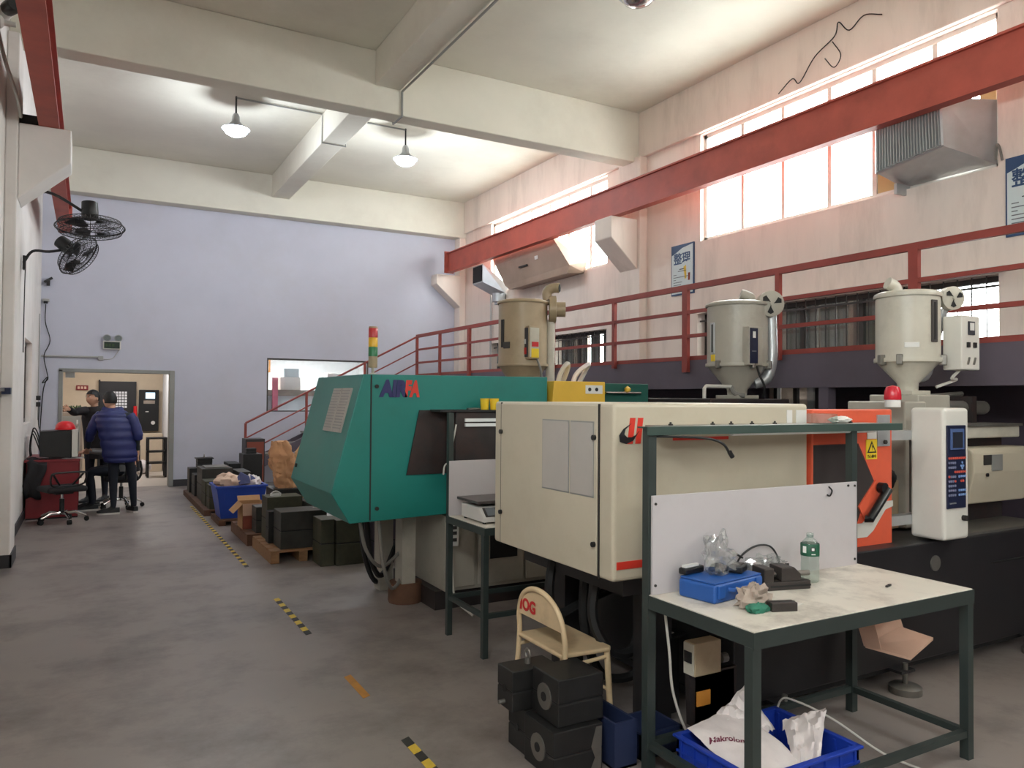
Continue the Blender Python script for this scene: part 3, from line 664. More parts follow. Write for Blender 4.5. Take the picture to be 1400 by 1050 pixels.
# ---- wall stains and hanging wires near the ceiling over window 2
tag(cable('loose_wire', 'cable_black', None, [(6.82, 6.05, 5.10), (6.815, 5.85, 5.20), (6.815, 5.75, 5.12), (6.815, 5.55, 5.33), (6.815, 5.30, 5.45), (6.815, 5.25, 5.58), (6.815, 5.12, 5.44), (6.815, 4.95, 5.52), (6.815, 4.75, 5.44)], 0.006, 48), 'loose dark wire stapled along the lintel over the big window', 'wire')
tag(cable('loose_wire', 'cable_black', None, [(6.815, 5.42, 5.26), (6.81, 5.30, 5.12), (6.81, 5.22, 5.22), (6.81, 5.32, 5.40)], 0.005, 24), 'short loop of dark wire under the longer lintel wire', 'wire')
# ================================================================ MACHINES
def rotv(v, ang): return Vector((v[0]*math.cos(ang)-v[1]*math.sin(ang), v[0]*math.sin(ang)+v[1]*math.cos(ang), v[2]))
# ---------------------------------------------------------------- hoppers
def hopper(x, y, R, zb, zc, zt, m, label):
    t = thing('hopper_dryer', (x, y, zb), label, 'hopper')
    MB().lathe([(R, zc), (R, zt-0.03)], (x, y, 0), 40).build('drum', m, t, smooth=True)
    MB().lathe([(R*1.05, zc-0.03), (R*1.06, zc-0.015), (R*1.05, zc)], (x, y, 0), 40).build('drum_flange', m, t, smooth=True)
    MB().lathe([(R*0.32, zb+0.03), (R*0.34, zb+0.08), (R*0.97, zc-0.03)], (x, y, 0), 40).build('cone', m, t, smooth=True)
    MB().lathe([(R*1.05, zt-0.03), (R*1.07, zt-0.015), (R*1.04, zt), (R*0.9, zt+0.012), (0.001, zt+0.02)], (x, y, 0), 40, caps=False).build('lid', m, t, smooth=True)
    MB().box(x-R*0.5, x+R*0.5, y-R*0.5, y+R*0.5, zb, zb+0.03).build('base_plate', m, t, bevel=0.004)
    return t
def latch(t, x, y, z, R, a, m='steel_worn'):
    d = Vector((math.cos(a), math.sin(a), 0)); c = Vector((x, y, z)) + d*(R*1.05)
    MB().obox(c, 0.05, 0.035, 0.07, (0, 0, a)).build('latch', m, t, bevel=0.005)
def blower(t, c, axis, r, th, m, motor=0.12, fan=True):
    c = Vector(c); ax = Vector(axis).normalized()
    b = MB().tube([c-ax*th*0.5, c-ax*th*0.45, c+ax*th*0.45, c+ax*th*0.5], [r*0.9, r, r, r*0.92], 28).build('blower', m, t, smooth=True)
    MB().tube([c-ax*(th*0.5+motor), c-ax*(th*0.5)], r*0.55, 16).build('motor', m, b, smooth=True)
    if fan:
        u = ax.orthogonal().normalized(); w = ax.cross(u); f = c+ax*(th*0.5+0.003)
        for k in range(3):
            a = 2*PI*k/3+0.4; d = u*math.cos(a)+w*math.sin(a); e = u*math.cos(a+0.7)+w*math.sin(a+0.7)
            MB().wedge([f+d*r*0.12, f+d*r*0.75, f+(d+e).normalized()*r*0.82, f+e*r*0.7, f+(d+e).normalized()*r*0.30], ax*0.003).build('vent_opening', 'black_matte', b)
        MB().tube([f, f+ax*0.012], r*0.14, 12).build('hub_cap', m, b)
    return b

# hopper on the cream machine (near control panel)
def on_drum(t, name, m, x, y, R, ang, z, th, w, h, out=0.0, parent=None):
    d = Vector((math.cos(ang), math.sin(ang), 0)); c = Vector((x, y, z)) + d*(R+out)
    return MB().obox(c, th, w, h, (0, 0, ang)).build(name, m, parent or t, bevel=0.003)
x, y, R, zb, zc, zt = 4.89, 3.22, 0.20, 1.645, 1.895, 2.335
t = hopper(x, y, R, zb, zc, zt, 'hopper_cream', 'pale cream hopper dryer with white control box standing over the control panel')
for a in (2.9, 3.5, 5.2): latch(t, x, y, zc-0.015, R, a)
g = on_drum(t, 'sight_glass', 'frame_dark', x, y, R, 4.607, 2.135, 0.02, 0.05, 0.28)
on_drum(t, 'glass_strip', 'black_matte', x, y, R, 4.607, 2.135, 0.012, 0.022, 0.25, 0.006, g)
on_drum(t, 'maker_label', 'sticker_white', x, y, R, 3.85, 1.975, 0.006, 0.09, 0.035)
MB().tube(curve_pts([(x-0.07, y+0.03, zt), (x-0.085, y+0.04, zt+0.05), (x-0.13, y+0.06, zt+0.075)], 8), 0.042, 14).build('lid_elbow', 'hopper_cream', t, smooth=True)
blower(t, (5.125, 3.06, 2.305), (-0.45, -1, 0), 0.08, 0.06, 'hopper_cream', motor=0.06)
MB().tube(curve_pts([(5.13, 3.12, 2.24), (5.12, 3.18, 2.0), (5.10, 3.2, 1.86), (5.02, 3.18, 1.78), (4.96, 3.2, 1.76)], 12), 0.035, 12).build('air_pipe', 'galvanised', t, smooth=True)
cb = MB().box(5.06, 5.27, 2.95, 3.08, 1.815, 2.18).build('control_box', 'white_enamel', t, bevel=0.008)
box('box_meter', 'panel_dark', cb, 5.13, 5.20, 2.942, 2.952, 2.05, 2.14); box('meter_screen', 'sticker_white', cb, 5.142, 5.188, 2.939, 2.943, 2.08, 2.13)
for xx in (5.115, 5.19): box('switch', 'black_plastic', cb, xx, xx+0.03, 2.940, 2.951, 1.965, 2.0)
for xx in (5.12, 5.19): MB().obox((xx+0.01, 2.945, 1.875), 0.01, 0.01, 0.05, (0, 0.4, 0)).build('toggle', 'steel_worn', cb)
cable('wire', 'cable_white', t, [(5.12, 3.0, 1.815), (5.10, 3.04, 1.76), (5.16, 3.05, 1.75), (5.05, 3.12, 1.70)], 0.011)

# hopper of the green machine
x, y, R, zb, zc, zt = 5.11, 5.0, 0.265, 1.615, 1.93, 2.47
t = hopper(x, y, R, zb, zc, zt, 'hopper_grey', 'grey hopper dryer with dark keypad panel and round blower behind the cream machine')
for a in (3.3, 4.4, 5.2): latch(t, x, y, zc-0.015, R, a)
g = on_drum(t, 'sight_glass', 'galvanised', x, y, R, 3.02, 2.15, 0.02, 0.055, 0.28)
on_drum(t, 'glass_strip', 'seam_dark', x, y, R, 3.02, 2.15, 0.012, 0.022, 0.25, 0.006, g)
on_drum(t, 'warning_label', 'sticker_yellow', x, y, R, 3.02, 1.975, 0.008, 0.055, 0.06)
cb = MB().box(4.955, 5.12, 4.71, 4.885, 1.905, 2.24).build('control_box', 'hopper_grey', t, bevel=0.006)
kp = box('keypad', 'panel_navy', cb, 4.962, 5.052, 4.702, 4.712, 1.92, 2.225); box('readout', 'sticker_white', kp, 4.99, 5.022, 4.699, 4.703, 2.14, 2.195)
box('label_strip', 'grey_print', kp, 4.98, 5.03, 4.699, 4.703, 2.02, 2.03)
blower(t, (5.26, 4.76, 2.455), (-0.55, -1, 0), 0.115, 0.09, 'hopper_grey')
MB().tube(curve_pts([(5.32, 4.80, 2.37), (5.33, 4.80, 2.15), (5.33, 4.80, 1.95), (5.29, 4.82, 1.80), (5.20, 4.88, 1.75)], 14), 0.048, 12).build('air_pipe', 'galvanised', t, smooth=True)
MB().tube(curve_pts([(5.16, 4.90, zt), (5.17, 4.90, zt+0.05), (5.10, 4.95, zt+0.085)], 8), 0.045, 12).build('lid_elbow', 'hopper_grey', t, smooth=True)
cable('power_lead', 'cable_black', t, [(5.08, 4.74, 1.905), (5.09, 4.72, 1.82), (5.13, 4.70, 1.72), (5.16, 4.75, 1.63)], 0.010)

# hopper of the hidden third machine
x, y, R, zb, zc, zt = 4.14, 7.2, 0.268, 1.62, 1.98, 2.66
t = hopper(x, y, R, zb, zc, zt, 'hopper_beige', 'tall beige hopper dryer rising behind the green machine cover')
on_drum(t, 'sight_glass', 'seam_dark', x, y, R, 3.25, 2.30, 0.016, 0.05, 0.30); on_drum(t, 'gauge', 'frame_dark', x, y, R, 3.5, 2.17, 0.03, 0.08, 0.07)
cb = MB().box(4.03, 4.16, 6.88, 7.09, 2.02, 2.37).build('control_box', 'hopper_beige', t, bevel=0.006)
box('dark_face', 'panel_dark', cb, 4.022, 4.032, 6.90, 7.08, 2.04, 2.35)
for yy in (6.95, 7.02): box('meter', 'sticker_white', cb, 4.018, 4.024, yy-0.02, yy+0.02, 2.18, 2.23)
box('maker_plate', 'red_print', cb, 4.018, 4.024, 6.92, 7.06, 2.07, 2.14)
box('switch_panel', 'hopper_cream', cb, 4.04, 4.15, 6.872, 6.882, 2.04, 2.35); box('switch', 'red_print', cb, 4.06, 4.14, 6.866, 6.874, 2.15, 2.20); box('warning_label', 'sticker_yellow', cb, 4.055, 4.145, 6.868, 6.874, 2.035, 2.13)
blower(t, (4.42, 7.04, 2.58), (-0.87, 0.5, 0.0), 0.15, 0.08, 'hopper_beige', motor=0.10, fan=False)
MB().tube(curve_pts([(4.37, 7.06, 2.68), (4.36, 7.06, 2.77), (4.41, 7.02, 2.81), (4.46, 6.97, 2.81)], 10), 0.055, 14).build('intake_elbow', 'hopper_beige', t, smooth=True)
MB().tube([(4.462, 6.968, 2.81), (4.465, 6.965, 2.81)], 0.043, 14).build('intake_mouth', 'black_matte', t)
MB().tube([(4.40, 7.05, 2.46), (4.40, 7.05, 2.2), (4.40, 7.05, 1.75)], 0.05, 12).build('air_pipe', 'hopper_cream', t, smooth=True)
cable('power_lead', 'cable_grey', t, [(4.14, 6.90, 2.03), (4.17, 6.87, 1.9), (4.22, 6.90, 1.7)], 0.012)
t = thing('injection_machine', (4.1, 7.3, 0), 'dark grey injection machine mostly hidden behind the green machine', 'machine')
box('bed', 'black_paint', t, 3.1, 5.3, 6.7, 7.8, 0.0, 0.75, bevel=0.01); box('injection_unit', 'machine_dark', t, 3.3, 5.2, 6.85, 7.6, 0.76, 1.615, bevel=0.01)
box('hose_guard', 'steel_worn', t, 4.5, 5.25, 6.78, 6.84, 1.2, 1.66)

# ---------------------------------------------------------------- green injection machine
t = thing('injection_machine', (3.0, 5.8, 0), 'teal green injection moulding machine with slanted end cover and red navy lettering', 'machine')
Y0, Y1 = 5.20, 6.40
prof = [(1.69, 1.765), (3.22, 1.775), (3.22, 0.76), (1.604, 0.715), (1.47, 0.933)]
MB().prism(prof, 'Y', Y0, Y1).build('end_cover', 'teal_enamel', t, bevel=0.006)
MB().box(1.745, 1.755, Y0-0.004, Y0, 0.73, 1.76).build('seam', 'seam_dark', t)
for xx, zz in ((1.79, 1.68), (1.80, 0.81)): MB().tube([(xx, Y0, zz), (xx, Y0-0.012, zz)], 0.014, 10).build('bolt', 'seam_dark', t)
MB().tube([(1.50, 6.32, 1.04), (1.485, 6.32, 1.04)], 0.016, 10).build('bolt', 'seam_dark', t)
sl_d = Vector((1.47-1.69, 0, 0.933-1.765)).normalized(); sl_n = Vector((-sl_d.z, 0, sl_d.x)); sl_n = -sl_n if sl_n.x > 0 else sl_n
def slant(yv, zv, off):
    f = (1.765-zv)/(1.765-0.933); p = Vector((1.69+(1.47-1.69)*f, yv, zv)); return p + sl_n*off
for a, b in ((5.345, 5.565), (5.58, 5.80)):
    v = MB().wedge([slant(a, 1.345, 0.0), slant(b, 1.345, 0.0), slant(b, 1.665, 0.0), slant(a, 1.665, 0.0)], sl_n*0.012).build('vent_panel', 'cream_vent', t)
    mbv = MB()
    for k in range(14):
        z = 1.37+k*0.021; mbv.wedge([slant(a+0.02, z, 0.012), slant(b-0.02, z, 0.012), slant(b-0.02, z+0.007, 0.012), slant(a+0.02, z+0.007, 0.012)], sl_n*0.004)
    mbv.build('vent_slots', 'frame_grey', v, kind='stuff')
text('lettering', 'AIR', 0.155, 'navy_letter', t, (1.915, Y0-0.003, 1.66), (1, 0, 0), (0, 0, 1), bold=0.010, ext=0.002, shear=0.1, sx=0.80)
text('lettering', 'FA', 0.155, 'red_letter', t, (2.055, Y0-0.003, 1.66), (1, 0, 0), (0, 0, 1), bold=0.009, ext=0.002, shear=0.15, sx=0.62)
# black sliding guard on the operator side
w = MB().prism([(2.02, 1.04), (2.115, 1.51), (3.20, 1.52), (3.20, 1.04)], 'Y', Y0-0.012, Y0+0.004).build('guard_window', 'machine_dark', t)
gd = MB().box(2.33, 3.22, 5.02, 5.19, 1.04, 1.50).build('sliding_guard', 'machine_dark', t, bevel=0.006)
box('guard_top', 'black_paint', gd, 2.20, 3.22, 5.0, 5.19, 1.50, 1.515)
for z in (1.44, 1.405): box('strip_lamp', 'tube_white', gd, 2.40, 3.1, 5.0, 5.02, z-0.012, z+0.012)
# yellow and dark green rear covers
yb = MB().prism([(3.235, 1.40), (3.265, 1.745), (3.77, 1.745), (3.77, 1.40)], 'Y', Y0-0.03, 6.2).build('safety_cover', 'yellow_enamel', t, bevel=0.006)
st = box('instruction_label', 'sticker_white', yb, 3.57, 3.74, Y0-0.034, Y0-0.029, 1.645, 1.715); [MB().tube([(a, Y0-0.034, 1.68), (a, Y0-0.036, 1.68)], 0.016, 12).build('label_mark', 'black_print', yb) for a in (3.61, 3.68)]
box('rear_cover', 'teal_dark', t, 3.78, 4.27, 5.22, 6.2, 1.2, 1.735, bevel=0.006)
MB().tube([(3.79, 5.19, 1.655), (4.16, 5.19, 1.655)], 0.012, 8).build('guide_rod', 'chrome', t, smooth=True); MB().lathe([(0.001, -0.03), (0.025, -0.015), (0.028, 0.01), (0.001, 0.03)], (4.02, 5.19, 1.685), 14).build('brass_knob', 'yellow_enamel', t, smooth=True)
for i, xx in enumerate((3.52, 3.68)):
    cable('hydraulic_hose', 'bag_white' if i else 'cable_white', t, [(xx, 5.55, 1.60), (xx+0.01, 5.5, 1.80), (xx+0.05+0.06*i, 5.45, 1.90), (xx+0.12+0.03*i, 5.55, 1.85), (xx+0.10, 5.7, 1.6)], 0.021, 20)
# body behind / under
box('clamp_frame', 'machine_dark', t, 3.22, 4.3, 5.3, 6.2, 0.72, 1.40)
box('base_cabinet', 'hopper_grey', t, 2.36, 4.3, 5.26, 6.25, 0.14, 0.712, bevel=0.006)
for a, b in ((2.38, 2.60), (2.63, 3.03), (3.06, 3.30), (3.33, 3.75), (3.78, 4.2)):
    dr = box('cabinet_door', 'hopper_grey', t, a, b, 5.235, 5.26, 0.17, 0.69, bevel=0.004)
    if 0.3 < b-a: box('door_grille', 'black_matte', dr, a+0.10, b-0.06, 5.228, 5.238, 0.36, 0.56)
    if 0.3 < b-a: MB().wedge([(a+0.04, 5.231, 0.58), (a+0.11, 5.231, 0.58), (a+0.075, 5.231, 0.65)], (0, 0.004, 0)).build('hazard_mark', 'seam_dark', dr)
box('skid', 'machine_dark', t, 2.30, 4.3, 5.3, 6.2, 0.0, 0.14)
box('front_column', 'hopper_grey', t, 2.13, 2.24, 5.55, 5.70, 0.16, 0.73); box('front_column', 'hopper_grey', t, 2.13, 2.24, 6.05, 6.2, 0.0, 0.73)
box('injection_base', 'black_paint', t, 4.32, 5.6, 4.6, 5.9, 0.0, 1.0, bevel=0.01); box('injection_unit', 'machine_dark', t, 4.55, 5.5, 4.75, 5.6, 1.0, 1.615, bevel=0.01)
MB().tube([(4.62, 4.9, 1.50), (4.62, 4.9, 1.70), (4.64, 4.9, 1.72), (4.95, 4.92, 1.72)], 0.016, 8).build('water_pipe', 'cable_white', t, smooth=True)
MB().tube(curve_pts([(4.95, 4.92, 1.72), (4.98, 4.9, 1.66), (5.05, 4.85, 1.64)], 8), 0.02, 8).build('water_hose', 'cable_grey', t, smooth=True)
for k, (p0, p1, sag) in enumerate((((1.72, 5.35, 0.74), (2.30, 5.75, 0.45), 0.40), ((1.85, 5.30, 0.74), (2.32, 5.8, 0.30), 0.55), ((1.85, 5.6, 0.74), (2.4, 6.2, 0.5), 0.62), ((1.9, 5.9, 0.74), (2.5, 6.5, 0.3), 0.68))):
    p0, p1 = Vector(p0), Vector(p1)
    cable('hanging_hose', 'cable_grey' if k < 2 else 'cable_black', t, [p0, p0.lerp(p1, 0.12)+Vector((0, 0, -sag*0.55)), p0.lerp(p1, 0.4)+Vector((0, 0, -sag*0.75)), p0.lerp(p1, 0.8)+Vector((0, 0, -sag*0.25)), p1], 0.014 if k < 2 else 0.022)
cb = box('pendant_switch', 'sticker_white', t, 2.33, 2.42, 5.14, 5.18, 0.50, 0.68, bevel=0.006)
for z in (0.55, 0.60, 0.64): box('button', 'frame_dark', cb, 2.35, 2.40, 5.135, 5.142, z-0.012, z+0.012)
cable('switch_lead', 'cable_white', t, [(2.37, 5.16, 0.50), (2.36, 5.12, 0.30), (2.38, 5.10, 0.12), (2.46, 4.98, 0.02)], 0.008)
o = tag(MB().lathe([(0.13, 0.0), (0.135, 0.02), (0.13, 0.155), (0.12, 0.16)], (2.20, 5.66, 0), 18).build('wooden_block', 'wood_dark', smooth=True), 'round dark wooden block under the column of the green machine', 'wooden block')
# signal tower (stacked light)
x, y, z = 1.98, 5.85, 1.768
t = thing('signal_tower', (x, y, z), 'red yellow green signal light tower on top of the green machine', 'signal light')
MB().lathe([(0.04, 0), (0.035, 0.02), (0.012, 0.03), (0.012, 0.07)], (x, y, z), 16).build('foot', 'hopper_grey', t, smooth=True)
MB().lathe([(0.033, 0.07), (0.036, 0.075), (0.036, 0.16)], (x, y, z), 18).build('housing', 'hopper_beige', t, smooth=True)
for i, m in enumerate(('green_lens', 'amber', 'red_lens')):
    MB().lathe([(0.037, 0.162+i*0.075), (0.037, 0.232+i*0.075), (0.035, 0.236+i*0.075)], (x, y, z), 18).build('lens', m, t, smooth=True)
MB().lathe([(0.037, 0.387), (0.034, 0.40), (0.001, 0.402)], (x, y, z), 18).build('cap', 'hopper_beige', t, smooth=True)

# ---------------------------------------------------------------- cream machine
t = thing('injection_machine', (3.8, 3.3, 0), 'cream injection moulding machine with orange safety door beside the work table', 'machine')
CX, CY0, CY1, CZ0, CZ1 = 2.09, 2.80, 3.96, 0.765, 1.583
MB().box(CX, 3.385, CY0, CY1, CZ0, CZ1).build('clamp_cover', 'cream_enamel', t, bevel=0.018, seg=3)
ep = MB().box(CX-0.012, CX, 2.915, 3.86, CZ0+0.01, CZ1-0.012).build('end_panel', 'cream_enamel', t, bevel=0.004)
for a, b in ((2.935, 3.135), (3.145, 3.40)):
    MB().box(CX-0.0135, CX-0.012, a, b, 1.135, 1.495).build('vent_rim', 'frame_grey', ep); v = MB().box(CX-0.017, CX-0.013, a+0.008, b-0.008, 1.142, 1.488).build('vent_panel', 'cream_vent', ep)
for yy in (2.908, 3.868): MB().box(CX-0.006, CX+0.001, yy-0.005, yy+0.005, CZ0, CZ1-0.005).build('seam', 'seam_dark', t)
for yy, zz in ((2.93, 1.42), (2.93, 0.92), (3.85, 1.41), (3.85, 0.95)): MB().tube([(CX-0.012, yy, zz), (CX-0.026, yy, zz)], 0.013, 10).build('panel_lock', 'black_plastic', ep)
Yf = CY0-0.003
box('red_stripe', 'red_letter', t, 2.11, 3.37, Yf, CY0, 0.822, 0.857)
box('red_stripe', 'red_letter', t, 2.44, 2.80, Yf, CY0, 1.405, 1.420);
for k in (0, 1):
    xx = 2.168+k*0.046; MB().wedge([(xx, Yf, 1.395), (xx+0.030, Yf, 1.395), (xx+0.046, Yf, 1.515), (xx+0.016, Yf, 1.515)], (0, 0.003, 0)).build('emblem_bar', 'red_letter', t)
arc = [(2.19, 1.49), (2.145, 1.465), (2.12, 1.435), (2.125, 1.405), (2.16, 1.395), (2.20, 1.41), (2.235, 1.455)]
arc2 = [(2.235, 1.455), (2.215, 1.435), (2.19, 1.425), (2.165, 1.425), (2.148, 1.44), (2.155, 1.462), (2.19, 1.49)]
MB().wedge([(a, Yf-0.002, b) for a, b in arc + arc2[1:-1]], (0, 0.003, 0)).build('emblem_swoosh', 'black_print', t)
for a, b in ((3.22, 3.26), (3.29, 3.37)): box('cover_handle_plate', 'sticker_white', t, a, b, Yf, CY0, 1.44, 1.55)
# orange safety door, laid out in door coordinates
def dq(u, v, off=0.0): return (3.395+0.68*u, 2.78-off, 0.755+0.80*v)
def dpoly(name, m, pts, off, th=0.003, parent=None): return MB().wedge([dq(u, v, off) for u, v in pts], (0, th, 0)).build(name, m, parent or dr)
dr = MB().box(3.395, 4.075, 2.78, 2.83, 0.755, 1.555).build('safety_door', 'orange_enamel', t, bevel=0.008)
wn = dpoly('door_window', 'dirty_window', [(0.01, 0.12), (0.48, 0.12), (0.60, 0.32), (0.75, 0.49), (0.55, 0.76), (0.01, 0.76)], 0.004, 0.006)
dpoly('window_panel', 'panel_dark', [(0.01, 0.12), (0.48, 0.12), (0.60, 0.32), (0.745, 0.49), (0.545, 0.755), (0.01, 0.755)], 0.001, 0.002)
dpoly('white_band', 'white_enamel', [(0.52, 0.10), (0.66, 0.10), (0.74, 0.14), (0.90, 0.28), (1.0, 0.30), (1.0, 0.34), (0.84, 0.34), (0.74, 0.27), (0.60, 0.20), (0.52, 0.20)], 0.004)
dpoly('orange_panel', 'orange_enamel', [(0.54, 0.32), (0.76, 0.50), (0.86, 0.42), (0.62, 0.22)], 0.012, 0.008)
MB().tube([dq(0.585, 0.24, 0.03), dq(0.60, 0.235, 0.05), dq(0.84, 0.43, 0.05), dq(0.82, 0.44, 0.03)], 0.024, 10).build('door_handle', 'black_plastic', dr, smooth=True)
MB().tube([dq(0.79, 0.445, 0.02), dq(0.79, 0.445, 0.055)], 0.030, 14).build('handle_knob', 'black_plastic', dr, smooth=True)
wl = dpoly('warning_sticker', 'sticker_yellow', [(0.65, 0.645), (0.79, 0.645), (0.79, 0.785), (0.65, 0.785)], 0.004)
dpoly('warning_triangle', 'black_print', [(0.66, 0.69), (0.78, 0.69), (0.72, 0.775)], 0.0055, 0.0015, wl); dpoly('triangle_centre', 'sticker_yellow', [(0.682, 0.70), (0.758, 0.70), (0.72, 0.755)], 0.0065, 0.001, wl)
dpoly('flash_mark', 'black_print', [(0.717, 0.705), (0.727, 0.73), (0.716, 0.73), (0.724, 0.75), (0.729, 0.735), (0.737, 0.735)], 0.0075, 0.001, wl); text('sticker_text', '\u5f53\u5fc3\u89e6\u7535', 0.020, 'black_print', wl, dq(0.72, 0.665, 0.0045), (1, 0, 0), (0, 0, 1))
dpoly('notice', 'sticker_white', [(0.665, 0.79), (0.785, 0.79), (0.785, 0.855), (0.665, 0.855)], 0.004); dpoly('lock_plate', 'galvanised', [(0.79, 0.735), (0.955, 0.735), (0.955, 0.96), (0.79, 0.96)], 0.008, 0.008)
MB().tube([dq(0.88, 0.765, 0.008), dq(0.88, 0.765, 0.02)], 0.012, 10).build('lock', 'seam_dark', dr)
# opening between door and control panel
fr = 'steel_worn'
for z in (1.40, 0.90): box('slide_rail', 'galvanised', t, 4.08, 4.40, 2.80, 2.86, z-0.028, z+0.028)
box('slide_upright', fr, t, 4.37, 4.42, 2.81, 2.87, 0.93, 1.37); box('slide_upright', 'chrome', t, 4.335, 4.35, 2.80, 2.82, 0.93, 1.37)
box('mould_platen', 'machine_dark', t, 4.20, 4.5, 3.25, 3.8, 0.80, 1.45, bevel=0.008); box('moving_platen', 'machine_dark', t, 3.6, 4.15, 3.05, 3.9, 0.80, 1.40)
box('platen_guard', 'hopper_beige', t, 4.16, 4.49, 3.02, 3.04, 0.80, 1.10); lump('clamp_bolt', 'black_matte', t, (4.37, 3.0, 1.12), 0.05, 0.03, 0.06, 3)
box('tie_bar_cover', 'machine_dark', t, 3.39, 4.5, 3.2, 3.9, 1.40, 1.50)
# base
bs = MB().box(2.72, 5.66, 2.68, 3.9, 0.12, 0.785).build('machine_base', 'black_paint', t, bevel=0.008)
box('base_seam', 'black_matte', bs, 4.9, 5.64, 2.674, 2.681, 0.60, 0.61); MB().tube([(4.32, 2.68, 0.66), (4.32, 2.672, 0.66)], 0.045, 20).build('round_plug', 'steel_worn', bs)
box('base_skirt', 'black_matte', bs, 2.72, 5.66, 2.72, 3.86, 0.08, 0.12)
box('bed_plate', 'steel_worn', t, 4.56, 5.64, 2.70, 3.2, 0.785, 0.80)
for xx, yy in ((3.0, 2.62), (3.95, 2.62), (5.3, 2.62), (3.0, 3.8), (5.3, 3.8)):
    f = MB().lathe([(0.085, 0.0), (0.085, 0.035), (0.07, 0.045), (0.02, 0.05)], (xx, yy, 0), 18).build('levelling_foot', 'steel_worn', t, smooth=True)
    MB().tube([(xx, yy, 0.045), (xx, yy, 0.16)], 0.014, 8).build('foot_screw', 'steel_worn', f); box('foot_bracket', 'black_paint', f, xx-0.06, xx+0.06, yy-0.02, yy+0.09, 0.11, 0.125)
for yy in (2.93, 3.7): box('clamp_leg', 'black_paint', t, 2.42, 2.55, yy, yy+0.14, 0.0, 0.765)
box('clamp_beam', 'black_paint', t, 2.24, 2.75, 2.92, 3.86, 0.66, 0.764)
# control panel tower
cp = MB().box(4.285, 4.53, 2.60, 2.81, 0.80, 1.565).build('control_panel', 'white_enamel', t, bevel=0.022, seg=4)
pl = MB().box(4.302, 4.482, 2.590, 2.602, 0.985, 1.465).build('panel_face', 'panel_navy', cp, bevel=0.004)
box('display', 'screen_blue', pl, 4.327, 4.457, 2.586, 2.591, 1.325, 1.445); box('display_glass', 'panel_dark', pl, 4.344, 4.440, 2.584, 2.587, 1.335, 1.425)
def keys(m, lst): 
    k = MB()
    for u, v in lst: k.tube([(4.313+u*0.0195, 2.591, 1.275-v*0.0265), (4.313+u*0.0195, 2.586, 1.275-v*0.0265)], 0.0072, 8)
    k.build('key_block', m, pl, kind='stuff')
keys('key_red', [(u, 0) for u in range(9)] + [(u, 3) for u in range(3, 9)] + [(6, 5), (7, 5), (0, 4), (3, 5)])
keys('key_grey', [(u, v) for v in (1, 2) for u in (0, 1, 2, 3)] + [(u, v) for v in (4, 5, 6, 7, 8) for u in range(0, 4) if (u, v) not in ((0, 4), (3, 5))])
keys('key_blue', [(6.5, 1), (6, 1.7), (7, 1.7), (6.5, 2.2)] + [(u, 4) for u in range(5, 9)] + [(u, v) for v in (7, 8) for u in range(5, 9)])
box('panel_logo', 'grey_print', pl, 4.317, 4.38, 2.587, 2.591, 1.012, 1.02); MB().tube([(4.465, 2.60, 0.925), (4.465, 2.575, 0.925)], 0.016, 12).build('key_switch', 'seam_dark', cp)
b = MB().lathe([(0.045, 0), (0.045, 0.045), (0.042, 0.05)], (4.33, 2.95, 1.565), 20).build('beacon_base', 'sticker_white', t, smooth=True)
MB().lathe([(0.048, 0.045), (0.05, 0.055), (0.047, 0.10), (0.036, 0.125), (0.001, 0.135)], (4.33, 2.95, 1.565), 24, caps=False).build('red_beacon', 'red_lamp', b, smooth=True)
box('barrel_housing', 'hopper_grey', t, 4.50, 4.72, 2.98, 3.4, 0.80, 1.60, bevel=0.01)
box('throat_block', 'hopper_grey', t, 4.73, 5.08, 3.04, 3.4, 1.28, 1.645, bevel=0.008)
MB().tube([(4.6, 3.22, 1.15), (5.6, 3.22, 1.15)], 0.14, 20).build('barrel', 'machine_dark', t, smooth=True)
box('injection_frame', 'machine_dark', t, 5.10, 5.62, 3.0, 3.6, 0.80, 1.45)
# cream injection cover, right edge
MB().prism([(2.86, 1.30), (2.83, 1.27), (2.83, 1.14), (2.87, 0.935), (3.0, 0.935), (3.0, 1.30)], 'X', 4.98, 5.66).build('injection_cover', 'cream_enamel', t, bevel=0.012)
box('cover_plate', 'frame_grey', t, 5.18, 5.30, 2.822, 2.832, 1.15, 1.255); box('cover_slot', 'seam_dark', t, 5.09, 5.175, 2.824, 2.832, 1.19, 1.255)
MB().tube([(5.13, 2.832, 1.125), (5.13, 2.822, 1.125)], 0.012, 10).build('cover_lock', 'black_plastic', t)
box('nozzle_lid', 'hopper_cream', t, 4.95, 5.66, 2.90, 3.15, 1.36, 1.44, bevel=0.01); box('lid_sheet', 'steel_worn', t, 4.93, 5.66, 2.88, 3.17, 1.44, 1.455)

for pts in ([(2.3, 3.2, 0.77), (2.26, 3.2, 0.5), (2.33, 3.15, 0.33), (2.47, 3.15, 0.30), (2.56, 3.2, 0.42), (2.6, 3.3, 0.66)], [(2.25, 3.55, 0.77), (2.22, 3.55, 0.55), (2.3, 3.6, 0.40), (2.5, 3.6, 0.45), (2.7, 3.6, 0.5)], [(2.36, 3.4, 0.77), (2.36, 3.42, 0.4), (2.45, 3.4, 0.12), (2.62, 3.35, 0.08), (2.74, 3.3, 0.2)]):
    cable('machine_hose', 'cable_black', t, pts, 0.026)

MB().tube([(5.12, 3.15, 1.56), (5.66, 3.15, 1.56)], 0.05, 14).build('hydraulic_cylinder', 'steel_worn', t, smooth=True); MB().tube([(5.12, 3.45, 1.62), (5.66, 3.3, 1.66)], 0.018, 8).build('hydraulic_pipe', 'steel_worn', t, smooth=True)
box('cylinder_bracket', 'machine_dark', t, 5.40, 5.46, 3.08, 3.5, 1.45, 1.64)
